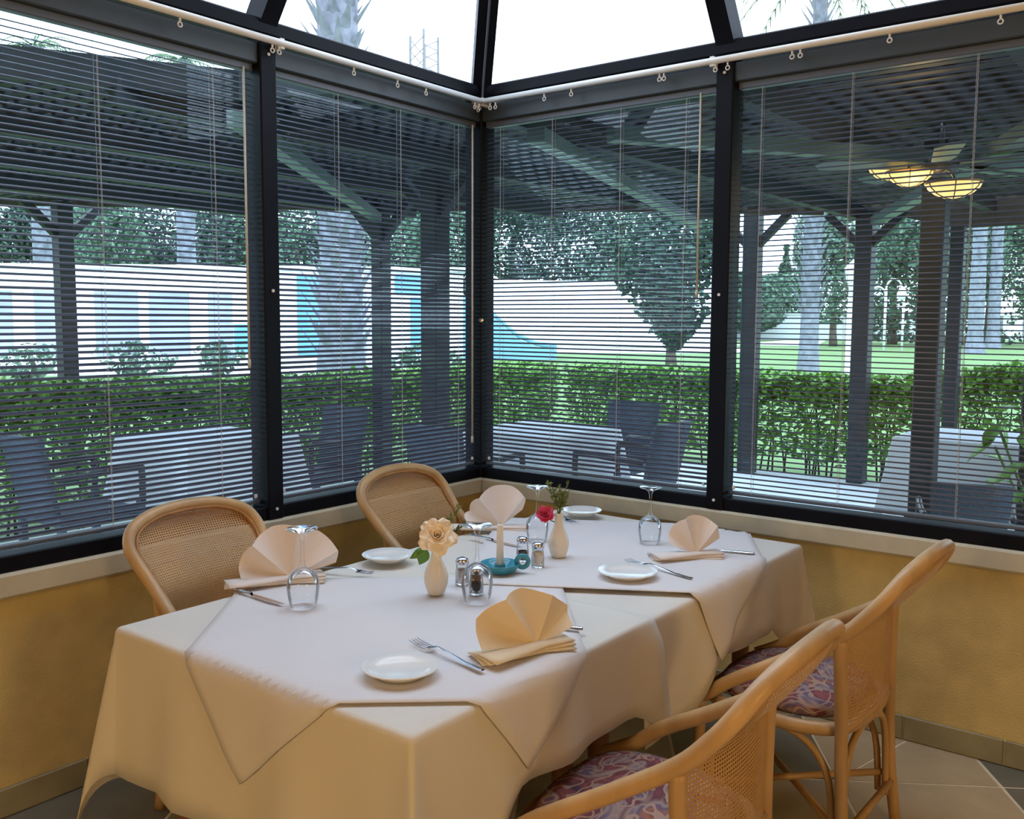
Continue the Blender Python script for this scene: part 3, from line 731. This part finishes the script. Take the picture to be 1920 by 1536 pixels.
# ---- pergola over the terrace
PZ = 2.55
POLY = [(-4.6, 2.9), (-1.57, 1.30), (-.70, .852), (-.45, .24), (.22, .22), (.22, -6.0), (5.5, -6.0), (5.5, .35), (3.95, 2.0), (2.81, 3.6), (.86, 5.69), (-2.2, 9.0), (-4.6, 9.0)]
def spans(ax, val):
    xs = []
    for i in range(len(POLY)):
        a = POLY[i]; b = POLY[(i+1) % len(POLY)]
        if (a[ax] <= val) != (b[ax] <= val):
            t = (val-a[ax])/(b[ax]-a[ax]); xs.append(a[1-ax]+(b[1-ax]-a[1-ax])*t)
    xs.sort(); return [(xs[i], xs[i+1]) for i in range(0, len(xs)-1, 2)]
pg = thing('pergola', 'dark green timber pergola with a lattice roof over the terrace', 'pergola', (3, 1, 0))
v = -5.95
while v < 9.0:
    for a, b in spans(1, v): MB().box(a, b, v-.029, v+.029, PZ+.026, PZ+.05).build('lattice_slat', M['pergola'], pg, world=True)
    v += .125
v = -4.5
while v < 5.5:
    for a, b in spans(0, v): MB().box(v-.029, v+.029, a, b, PZ, PZ+.024).build('lattice_slat', M['pergola'], pg, world=True)
    v += .125
for y in (-4.4, -3.3, -2.2, -1.1, 0.0, 1.1, 2.2, 3.3, 4.4):
    for a, b in spans(1, y): MB().box(a, b, y-.04, y+.04, PZ-.12, PZ-.002).build('rafter', M['pergola'], pg, world=True)
for a, b in (((.3, -.1), (4.6, 1.2)), ((.4, -2.6), (5.3, -.2)), ((5.3, -3.6), (.5, -.4)), ((-.8, .75), (2.7, 3.4))):
    MB().beam((a[0], a[1], PZ-.16), (b[0], b[1], PZ-.16), .09, .07).build('diagonal_beam', M['blade'], pg, world=True)  # lighter grey-green puts the teal light on these beams into their colour
edge = [(5.5, -6.0), (5.5, .35), (3.95, 2.0), (2.81, 3.6), (.86, 5.69), (-2.2, 9.0)]
for a, b in zip(edge[:-1], edge[1:]):
    lo = PZ-.06
    if a == edge[0]:
        MB().add([(5.5, -6, 2.33), (5.5, -.85, 2.31), (5.5, .0, PZ-.02), (5.5, .35, PZ-.02), (5.5, .35, PZ+.08), (5.5, -6, PZ+.08),
                  (5.55, -6, 2.33), (5.55, -.85, 2.31), (5.55, .0, PZ-.02), (5.55, .35, PZ-.02), (5.55, .35, PZ+.08), (5.55, -6, PZ+.08)],
                 [(5, 4, 3, 2, 1, 0), (6, 7, 8, 9, 10, 11)]+[(i, (i+1) % 6, 6+(i+1) % 6, 6+i) for i in range(6)]).build('fascia_board', M['fascia'], pg, world=True)
    else: MB().beam((a[0], a[1], PZ+.01), (b[0], b[1], PZ+.01), .05, .13).build('fascia_board', M['fascia'], pg, world=True)
for a, b in (((-4.6, 2.9), (-.70, .852)), ((-.70, .852), (-.45, .24)), ((.24, .2), (.24, -6.0))): MB().beam((a[0], a[1], PZ+.01), (b[0], b[1], PZ+.01), .06, .13).build('edge_beam', M['pergola'], pg, world=True)
def post(x, y, w, top, brace=True, br=.35):
    m = MB().box(x-w/2, x+w/2, y-w/2, y+w/2, 0.001, top, .008); p = m.build('post', M['pergola'], pg, world=True)
    if brace:
        for dx, dy in ((0, 1), (0, -1)) if x > 1.2 else ((1, 0), (-1, 0)):
            MB().beam((x, y, top-br), (x+dx*br, y+dy*br, top-.02), .07, .07).build('brace', M['pergola'], pg, world=True)
post(5.30, .95, .15, PZ-.02); post(5.40, -.09, .15, PZ-.05); post(5.2, -.92, .11, 2.30, False); post(2.57, 3.27, .13, PZ-.02)
post(1.47, 1.62, .15, PZ-.02); post(2.36, -1.43, .13, PZ-.02, False); post(.86, 5.55, .14, PZ-.02); post(2.75, -1.935, .13, PZ-.02, False)

# ---- ceiling fan with lit amber bowls
HF = Vector((1.947, -1.55, 2.30))
t = thing('paddle_fan', 'grey-green ceiling fan with three lit amber glass bowls under the pergola', 'ceiling fan', HF)
MB().tube([(0, 0, -.02), (0, 0, .24)], .014, 8).build('down_rod', M['dark_metal'], t, True)
MB().lathe([(0, .075), (.05, .07), (.085, .045), (.09, .0), (.06, -.035), (0, -.04)], 20).build('motor_housing', M['dark_metal'], t, True)
for i in range(5):
    a = radians(197+72*i); c, s = cos(a), sin(a); m = MB()
    m.add([(c*r-s*w, s*r+c*w, .02+z+ (w*.18)) for z in (0, .008) for r, w in ((.10, -.03), (.22, -.06), (.62, -.07), (.66, 0), (.62, .07), (.22, .06), (.10, .03))],
          [(6, 5, 4, 3, 2, 1, 0), (7, 8, 9, 10, 11, 12, 13)]+[(i2, (i2+1) % 7, 7+(i2+1) % 7, 7+i2) for i2 in range(7)]); m.build('blade', M['blade'], t)
for p, k in (((2.197, -1.213, 2.375), .90), ((1.839, -1.42, 2.285), .92), ((1.541, -1.71, 2.170), 1.0)):
    d = Vector(p)-HF
    MB().tube(catmull([Vector((0, 0, -.03)), d*.5+Vector((0, 0, .03)), d+Vector((0, 0, .03)), d], 4), .007, 6).build('lamp_arm', M['dark_metal'], t, True)
    pr = [(.128*k, 0), (.118*k, -.022), (.085*k, -.050), (.040*k, -.070), (0, -.075)]
    b = MB().lathe(pr, 16, d.x, d.y, d.z).build('amber_bowl', M['amber'], t, True, solid=.003)
    MB().tube([Vector((d.x+.129*k*cos(a), d.y+.129*k*sin(a), d.z)) for a in [2*pi*i/16 for i in range(16)]], .006, 6, closed=True).build('bowl_rim', M['rattan_dark'], b, True)
    for j in range(6):
        a = pi*j/3+.3; MB().tube([(d.x+(r+.002)*cos(a), d.y+(r+.002)*sin(a), d.z+z-.002) for r, z in pr], .0028, 5).build('rib', M['dark_metal'], b, True)
lamp('amber_bowl_light', (1.75, -1.48, 2.16), 5, (1.0, .55, .2), .08)

# ---- outdoor tables and chairs
def out_table(x0, x1, y0, y1, dr, label):
    t = thing('terrace_table', label, 'table', ((x0+x1)/2, (y0+y1)/2, 0), group='terrace tables under white cloths')
    MB().box(x0+.01, x1-.01, y0+.01, y1-.01, .70, .744, .004).build('table_top', M['dark_metal'], t, world=True)
    for x in (x0+.08, x1-.08):
        for y in (y0+.08, y1-.08): MB().tube([(x, y, .002), (x, y, .705)], .02, 8).build('leg', M['dark_metal'], t, True, True)
    d = Drape(x0, x1, y0, y1, .75, seed=x0)
    U = axis(x0, x1, dr, dr, 10); V = axis(y0, y1, dr, dr, 10)
    MB().grid([[d(u, v_) for v_ in V] for u in U]).build('cloth', M['outcloth'], t, True, True, solid=.0015)
out_table(1.42, 2.24, .58, 1.32, .42, 'terrace table with white cloth seen through the window right of the corner post')
out_table(2.93, 3.70, -1.95, -1.10, .50, 'terrace table with long white cloth at the far right, behind the dark post')
out_table(-.30, .50, 1.95, 2.72, .45, 'terrace table with white cloth behind the far left blind')
def wicker_chair(label):
    t = thing('wicker_armchair', label, 'chair', group='blue-grey wicker terrace armchairs')
    def slab(P, th):
        m = MB().grid(P); return m
    P = []
    for i in range(9):
        f = i/8; z = .40+.46*f; w = .20+.03*f
        P.append([(-w, .22+.10*f, z), (-w*.5, .235+.10*f, z), (0, .24+.10*f, z), (w*.5, .235+.10*f, z), (w, .22+.10*f, z)])
    MB().grid(P).build('backrest', M['wicker'], t, True, solid=.03)
    MB().box(-.23, .23, -.23, .24, .36, .42, .012).build('seat', M['wicker'], t)
    for sx in (1, -1):
        MB().tube(catmull([(sx*.25, .25, .63), (sx*.265, .05, .64), (sx*.265, -.20, .655), (sx*.262, -.235, .62), (sx*.262, -.235, .45)], 4), .019, 8).build('arm', M['dark_metal'], t, True)
        MB().box(sx*.25-.02, sx*.25+.02, -.25, -.21, .001, .46, .004).build('leg', M['wicker'], t)
        MB().box(sx*.22-.02, sx*.22+.02, .20, .24, .001, .42, .004).build('leg', M['wicker'], t)
    return t
# local front is -y
wc = wicker_chair('blue-grey wicker armchair behind the terrace table right of the corner post'); wc.location = (2.62, .86, 0); wc.rotation_euler = (0, 0, -pi/2)
copy_thing(wc, 'blue-grey wicker armchair, back to the camera, at the terrace table by the corner post', (1.80, .24, 0), pi)
copy_thing(wc, 'blue-grey wicker armchair half hidden by the corner post, arm towards the terrace table', (1.02, .95, 0), pi/2)
copy_thing(wc, 'blue-grey wicker armchair seen just right of the left black post', (.93, 2.30, 0), -pi/2)
copy_thing(wc, 'dark wicker armchair in the terrace corner behind the far left blind', (-.75, 2.35, 0), pi/2)
o = copy_thing(wc, 'dark low armchair at the lower right of the far right window', (1.90, -1.76, 0), pi/2+.3); o.scale = (.82, .82, .80)

# ---- potted plant at the right edge
t = thing('potted_plant', 'broad-leaved plant in front of the far right terrace table', 'plant', (2.38, -2.10, 0))
MB().lathe([(0, .002), (.13, .002), (.17, .28), (.18, .30), (.16, .30), (.15, .27), (0, .27)], 20).build('pot', M['dark_metal'], t, True)
rg = random.Random(5)
for i in range(4):
    a = 1.6+i*.5; tipp = Vector((cos(a)*.22, sin(a)*.30, .80+.10*i)); MB().tube(catmull([(0, 0, .25), tipp*.5+Vector((0, 0, .1)), tipp], 4), .008, 6).build('stem', M['stem'], t, True)
    for j in range(4):
        f = .55+.15*j; c = tipp*f+Vector((0, 0, .05)); d = Vector((cos(a+rg.uniform(-1.2, 1.2)), sin(a+rg.uniform(-1.2, 1.2)), rg.uniform(-.5, .5))).normalized(); sd = d.cross(Vector((0, 0, 1))).normalized(); P = []
        for q in range(7):
            fr = q/6; ww = .055*sin(pi*fr**.85); cc = c+d*.17*fr+Vector((0, 0, -.05*fr*fr)); P.append([cc-sd*ww, cc-Vector((0, 0, .006)), cc+sd*ww])
        MB().grid(P).build('leaf', M['hedge'], t, True, solid=.001)

# ---- hedges
def hedge(x0, x1, y0, y1, htop, n, label, seed, face):
    t = thing('hedge', label, 'hedge', ((x0+x1)/2, (y0+y1)/2, 0)); rg = random.Random(seed); vs = []; fs = []
    lx, ly = x1-x0, y1-y0
    for i in range(n):
        x = x0+lx*rg.random(); y = y0+ly*rg.random(); h = htop(x, y)
        u = rg.random()
        if u < .62: z = h-abs(rg.gauss(0, .13))
        else: z = .12+(h-.2)*rg.random()
        if z < .05: z = .3
        if u > .62 and rg.random() < .75:                        # crowd the faces
            if face == 'x': x = x0+abs(rg.gauss(0, .10))
            else: y = y0+abs(rg.gauss(0, .10))
        z += .02*sin(x*5+y*7)
        a = rg.random()*2*pi; e = rg.uniform(-.6, .9); d = Vector((cos(a)*cos(e), sin(a)*cos(e), sin(e))); l = rg.uniform(.05, .095)
        sd = d.cross(Vector((rg.uniform(-1, 1), rg.uniform(-1, 1), 1.2))).normalized()*l*.32; c = Vector((x, y, z))
        k = len(vs); vs += [c, c+d*l*.5+sd, c+d*l, c+d*l*.5-sd]; fs.append((k, k+1, k+2, k+3))
    m = MB(); m.add(vs, fs); m.build('foliage', M['hedge'], t, world=True, kind='stuff')
    m = MB(); L = max(lx, ly)
    for i in range(int(L*16)):
        f = rg.random(); x = x0+lx*(f if lx > ly else rg.uniform(.2, .8)); y = y0+ly*(f if ly > lx else rg.uniform(.2, .8))
        m.tube([(x, y, -.09), (x+rg.uniform(-.06, .06), y+rg.uniform(-.06, .06), .4), (x+rg.uniform(-.15, .15), y+rg.uniform(-.15, .15), .82)], [.011, .008, .004], 4, cap=False)
    m.build('branches', M['twig'], t, world=True, kind='stuff')
hedge(5.62, 6.25, -4.4, 3.4, lambda x, y: .95+.14*smooth(-.3, -1.2, y), 36000, 'clipped green hedge beyond the terrace, seen through the right windows', 1, 'x')
hedge(-5.2, 6.0, 3.68, 4.30, lambda x, y: .95+.07*smooth(2, -1, x), 46000, 'clipped green hedge beyond the terrace, seen through the left windows', 2, 'y')

# ---- trees, palms
def tree(pos, trunk_h, crown, n, leaf, mt, label, seed, shape='round', group='garden trees'):
    rx, rz, cz = crown; t = thing('tree', label, 'tree', pos, group=group); rg = random.Random(seed)
    MB().tube([(0, 0, -.09), (.1*rg.random(), .05, trunk_h*.5), (0, 0, max(trunk_h, cz))], [rx*.09+.05, rx*.07+.04, rx*.03+.02], 7).build('trunk', M['bark'], t, True)
    blobs = [Vector((rg.gauss(0, .45), rg.gauss(0, .45), rg.uniform(-.85, .85))) for _ in range(16)]
    vs = []; fs = []
    for i in range(n):
        b = rg.choice(blobs); p = b+Vector((rg.gauss(0, .28), rg.gauss(0, .28), rg.gauss(0, .22)))
        zz = max(-1, min(1.05, p.z))
        if shape == 'drop': w = .35+.65*sqrt(max(0, 1-((zz-.15)/1.2)**2)) if zz > -.2 else max(.15, .95+(zz+.2)*1.0)
        elif shape == 'cone': w = max(.06, (1-zz)*.55)
        else: w = sqrt(max(.05, 1-zz*zz*.85))
        hl = sqrt(p.x*p.x+p.y*p.y); s_ = w/max(1, hl)
        c = Vector((p.x*rx*s_, p.y*rx*s_, cz+zz*rz))
        d = Vector((rg.gauss(0, 1), rg.gauss(0, 1), rg.gauss(0, .7))).normalized(); sd = d.cross(Vector((rg.gauss(0, 1), rg.gauss(0, 1), rg.gauss(0, 1)))).normalized()
        l = leaf*rg.uniform(.6, 1.3); k = len(vs); vs += [c-d*l*.5, c+sd*l*.35, c+d*l*.5, c-sd*l*.35]; fs.append((k, k+1, k+2, k+3))
    MB().add(vs, fs).build('crown', mt, t, kind='stuff')
tree(far(1258, 30), .9, (1.80, 2.35, 3.0), 6000, .24, M['tree2'], 'dense dark drop-shaped tree on the lawn, right of the corner post', 11, 'drop')
TR = [(-60, 62, 3.6, 4.2, 5.2, 0), (60, 66, 3.6, 4.0, 5.4, 1), (190, 60, 3.2, 4.4, 5.0, 0), (300, 70, 4.2, 4.2, 5.6, 1), (400, 64, 3.6, 4.6, 5.6, 1), (470, 72, 3.6, 4.0, 5.2, 0),
      (560, 62, 4.2, 4.8, 6.0, 0), (680, 66, 4.0, 4.6, 6.2, 1), (780, 60, 3.6, 4.6, 5.8, 0), (860, 70, 3.8, 4.8, 6.2, 0), (960, 72, 4.0, 4.6, 6.4, 1), (1060, 74, 4.4, 4.8, 6.2, 1), (1140, 72, 3.4, 4.2, 5.8, 0),
      (1400, 78, 3.4, 2.3, 3.0, 1), (1455, 84, 4.2, 2.3, 3.1, 1), (1560, 60, 2.6, 4.6, 6.0, 0), (1670, 66, 3.6, 4.8, 5.8, 1), (1760, 62, 3.8, 4.8, 6.0, 1), (1850, 70, 4.0, 4.2, 5.6, 0), (1950, 64, 3.8, 4.6, 5.8, 1)]
TL = ['leafy green tree %s'] ; 
TLAB = ['green tree behind the far left blind, at the frame edge', 'green tree behind the far left blind, left of the thin post', 'green tree behind the far left blind, just right of the thin post', 'dark green tree in the middle of the far left blind', 'dark green tree toward the right of the far left blind', 'green tree against the left black post',
        'green tree above the left palm trunk', 'dark green tree between the left palm and the terrace post', 'green tree right of the terrace post in the corner window', 'green tree against the left side of the corner post', 'dark green tree just right of the corner post', 'dark green tree above the white building', 'green tree left of the drop-shaped dark tree',
        'bushy tree left of the grey palm in the right window', 'low wide tree beyond the path, left of the grey palm', 'tall green tree just right of the grey palm', 'large pale green tree behind the arched lamp post', 'large pale green tree behind the thick terrace post', 'green tree behind the far right palms', 'green tree at the far right frame edge']
for i, (px, D, rx, rz, cz, dk) in enumerate(TR): tree(far(px, D), 1.6, (rx, rz, cz), 7500, .33, M['tree2'] if dk == 1 and px < 1300 else M['tree'], TLAB[i], 40+i)
tree(far(1467, 92), 2, (1.3, 2.8, 5.7), 500, .7, M['tree'], 'narrow conifer tip rising above the trees left of the grey palm', 90, 'cone')
def palm(pos, r0, r1, H, label, seed, flare=1.35, boots=(3, 9), nb=60, mt='palm', sl=1.0):
    t = thing('palm_tree', label, 'palm tree', pos, group='palm trees on the lawn'); rg = random.Random(seed)
    prof = [(r0*flare, -.09), (r0*1.12, .5), (r0, 1.1)]+[(r0+(r1-r0)*i/12+rg.uniform(-.02, .02), 1.1+(H-1.1)*i/12) for i in range(1, 13)]
    MB().lathe(prof, 16).build('trunk', M[mt], t, True)
    m = MB()
    for i in range(nb):
        z = boots[0]+(boots[1]-boots[0])*i/nb; a = i*2.4; r = r0+(r1-r0)*(z/H); w = r*.34; c, s = cos(a), sin(a); l = sl*r*rg.uniform(.5, 1.1)
        m.add([(c*r*.9-s*w, s*r*.9+c*w, z), (c*r*.9+s*w, s*r*.9-c*w, z), (c*(r+l), s*(r+l), z+l*1.5), (c*r*.9, s*r*.9, z-.12)], [(0, 1, 2), (0, 2, 3), (1, 3, 2), (0, 3, 1)])
    m.build('leaf_stubs', M[mt], t, kind='stuff')
    for i in range(22):
        a = i*2.4+.3; up = rg.uniform(-.15, .9); L = rg.uniform(2.4, 3.2); pts = []
        for q in range(9):
            f = q/8; rr = L*f*cos(up*.8)*(1-.12*f); zz = H+L*(f*sin(up)-.75*f*f); pts.append(Vector((cos(a)*rr, sin(a)*rr, zz)))
        m = MB(); m.tube(pts, [.03*(1-q/10) for q in range(9)], 4); sd = Vector((-sin(a), cos(a), 0))
        for q in range(1, 9):
            for sg in (1, -1):
                for hh in (0, .5):
                    p = pts[q-1].lerp(pts[q], hh); tp = p+sd*sg*(.55*(1-q/11))+(pts[q]-pts[q-1])*.8+Vector((0, 0, -.12)); dd = (pts[q]-pts[q-1])*.09
                    m.add([p-dd, p+dd, tp], [(0, 1, 2)])
        m.build('frond', M['frond'], t)
palm(far(1515, 25.9), .25, .19, 11.0, 'grey palm on the lawn in the right window, between two dark posts', 21, boots=(1.7, 10), nb=150, sl=1.9)
palm(far(640, 26.0), .58, .52, 13.5, 'thick shaggy palm trunk in the left corner window, rising past the glass roof', 22, 1.2, (.4, 13), 170)
palm(far(1825, 47), .36, .30, 12.5, 'grey palm at the far right of the lawn, nearer of two', 23, 1.5, (4, 11), 40)
palm(far(1858, 58), .36, .30, 13.0, 'grey palm at the far right of the lawn, farther of two', 24, 1.5, (4, 11), 40)
palm(far(355, 40), .40, .34, 12.0, 'palm trunk behind the far left blind, right of the thin post', 25, 1.3, (2, 11), 60)
palm(far(88, 40), .40, .34, 12.5, 'palm trunk at the far left frame edge behind the blind', 26, 1.3, (2, 11), 60)

# ---- garden buildings, walls, lamps
a, b = far(905, 53), far(1350, 56)
def wall_block(p, q, th, h, name, mt, label, cat, parts=None):
    d = (q-p); L = d.length; t = thing(name, label, cat, (p.x, p.y, 0), atan2(d.y, d.x))
    MB().box(0, L, 0, th, -.09, h, .03).build('wall', mt, t)
    MB().box(-.1, L+.1, -.12, th+.1, h, h+.14, .02).build('coping', M['white_paint'], t)
    return t, L
wall_block(a, b, -5.5 if False else 5.5, 3.55, 'white_building', M['white_wall'], 'low white building across the lawn, right of the corner post', 'building')
t, L = wall_block(far(-160, 30), far(868, 31.5), 4.0, 3.05, 'pool_pavilion', M['white_wall'], 'long white pool pavilion with blue panels behind the left blinds', 'building')
sc_ = L/(868+160)
for p0, p1, z0, z1 in ((548, 602, .3, 2.9), (690, 712, .3, 2.9), (735, 800, 2.3, 2.95), (428, 470, .4, 1.3), (765, 790, .4, 2.2)):
    MB().box((p0+160)*sc_, (p1+160)*sc_, -.05, -.002, z0, z1, .01).build('blue_panel', M['blue'], t)
for p0, p1 in ((-60, 20), (60, 130), (170, 250), (270, 345), (380, 425), (605, 680)):
    MB().box((p0+160)*sc_, (p1+160)*sc_, -.03, -.002, .25, 2.35, .01).build('shaded_bay', M['lavender'], t)  # open bays of the pavilion, their shade put in as darker panels
t, L = wall_block(far(1372, 78), far(2050, 82), .5, 2.0, 'garden_wall', M['white_wall'], 'long white garden wall at the far side of the lawn in the right window', 'wall')
for i in range(9): MB().box(L*(.40+i*.065), L*(.40+i*.065)+.25, -.06, -.002, .1, 2.0, .01).build('pier', M['mast'], t)
# pale path running to the wall
p = [far(1375, 62), far(1530, 60), far(1545, 76), far(1470, 76)]
q = MB().prism([(v_.x, v_.y) for v_ in p], -.09, -.06).build('path', M['white_wall']); struct(q)
for pts_ in ([far(860, 45), far(1380, 46), far(1400, 53), far(880, 53)], [far(-260, 25.5), far(880, 26.5), far(885, 31), far(-260, 30)]):
    struct(MB().prism([(v_.x, v_.y) for v_ in pts_], -.09, -.055).build('paving', M['white_wall']))
# pool slide
t = thing('pool_slide', 'pale blue curved pool slide on the lawn beside the corner post', 'slide', far(940, 38), atan2(-cos(radians(37.6)), sin(radians(37.6))))
pts = [(-1.6, 2.2), (-.9, 2.1), (-.2, 1.5), (.6, .8), (1.4, .45), (2.2, .35)]
MB().grid([[(x, -.35, z+.18), (x, -.3, z), (x, .3, z), (x, .35, z+.18)] for x, z in pts]).build('chute', M['pale_blue'], t, True, solid=.05)
MB().grid([[(x, -.28, -.09), (x, -.28, z-.04)] for x, z in pts]).build('side_panel', M['pale_blue'], t, solid=.04)
for x, z in ((-1.5, 2.1), (-.8, 1.9)): MB().tube([(x, .3, -.09), (x, .3, z)], .04, 8).build('support', M['white_paint'], t, True)
# shrubs in front of the pavilion
for i, (px, D, r, lab) in enumerate(((60, 24, .9, 'round shrub at the far left in front of the pool pavilion'), (250, 25, 1.1, 'round shrub in front of the pool pavilion, right of the thin post'), (410, 26, .7, 'small shrub in front of the pool pavilion near the left black post'), (800, 25, .9, 'round shrub beside the corner post in front of the pavilion'))):
    tree(far(px, D), .2, (r, .42, .40), 500, .16, M['tree'], lab, 70+i, group='shrubs by the pool pavilion')
tree(far(1800, 66), .2, (7.5, .55, .5), 1200, .3, M['tree2'], 'low dark hedge along the white garden wall at the far right', 80, group='shrubs by the pool pavilion')
def lantern(pos, H, label):
    t = thing('lamp_post', label, 'lamp post', pos, group='white garden lamp posts')
    MB().lathe([(0, -.09), (.16, -.09), (.16, .25), (.10, .35), (.085, H*.55), (.075, H*.8), (.11, H*.82), (.0, H*.83)], 14).build('post', M['white_paint'], t, True)
    MB().lathe([(.06, H*.82), (.12, H*.84), (.17, H*.92), (.15, H*.94), (0, H*.94)], 8).build('lantern', M['white_wall'], t)
    MB().lathe([(.19, H*.94), (.12, H*.975), (.03, H), (0, H*1.02)], 8).build('cap', M['white_paint'], t)
lantern(far(1592, 20), 2.75, 'white lantern lamp post beside the grey palm')
t = thing('lamp_post', 'white lamp post with curved double arms on the far lawn', 'lamp post', far(1655, 50), group='white garden lamp posts')
MB().tube([(0, 0, -.09), (0, 0, 3.2)], .07, 8).build('post', M['white_paint'], t, True)
ax = Vector((sin(radians(37.6)), -cos(radians(37.6)), 0))
for k, z0 in ((-1, 2.9), (1, 3.3)):
    c0 = ax*(.42*k); MB().tube([c0-ax*(cos(a_)*.42*k)+Vector((0, 0, z0-.15+sin(a_)*.55)) for a_ in [pi*i/10 for i in range(11)]], .045, 8).build('arm', M['white_paint'], t, True)
    MB().lathe([(.05, .25), (.20, .05), (.24, -.1), (.18, -.35), (.08, -.45), (0, -.45)], 12, ax.x*.84*k, ax.y*.84*k, z0-.25).build('lamp_shade', M['white_paint'], t, True)
MB().tube([ax*.95+Vector((0, 0, -.09)), ax*.95+Vector((0, 0, 2.7))], .06, 8).build('support_post', M['white_paint'], t, True)
t = thing('radio_mast', 'pale lattice radio mast seen through the glass roof left of the corner', 'mast', far(797, 150))
for sx in (-1, 1):
    for sy in (-1, 1): MB().tube([(sx*1.7, sy*1.7, -.09), (sx*1.5, sy*1.5, 44.6+.9*(sx+sy))], .20, 5).build('leg', M['mast'], t)
m = MB()
for i in range(26):
    z = i*1.7
    for a_, b_ in (((-1.6, -1.6), (1.6, -1.6)), ((1.6, -1.6), (1.6, 1.6)), ((1.6, 1.6), (-1.6, 1.6)), ((-1.6, 1.6), (-1.6, -1.6))): m.tube([(a_[0], a_[1], z), (b_[0], b_[1], z+1.7)], .08, 4)
m.build('lattice', M['mast'], t)
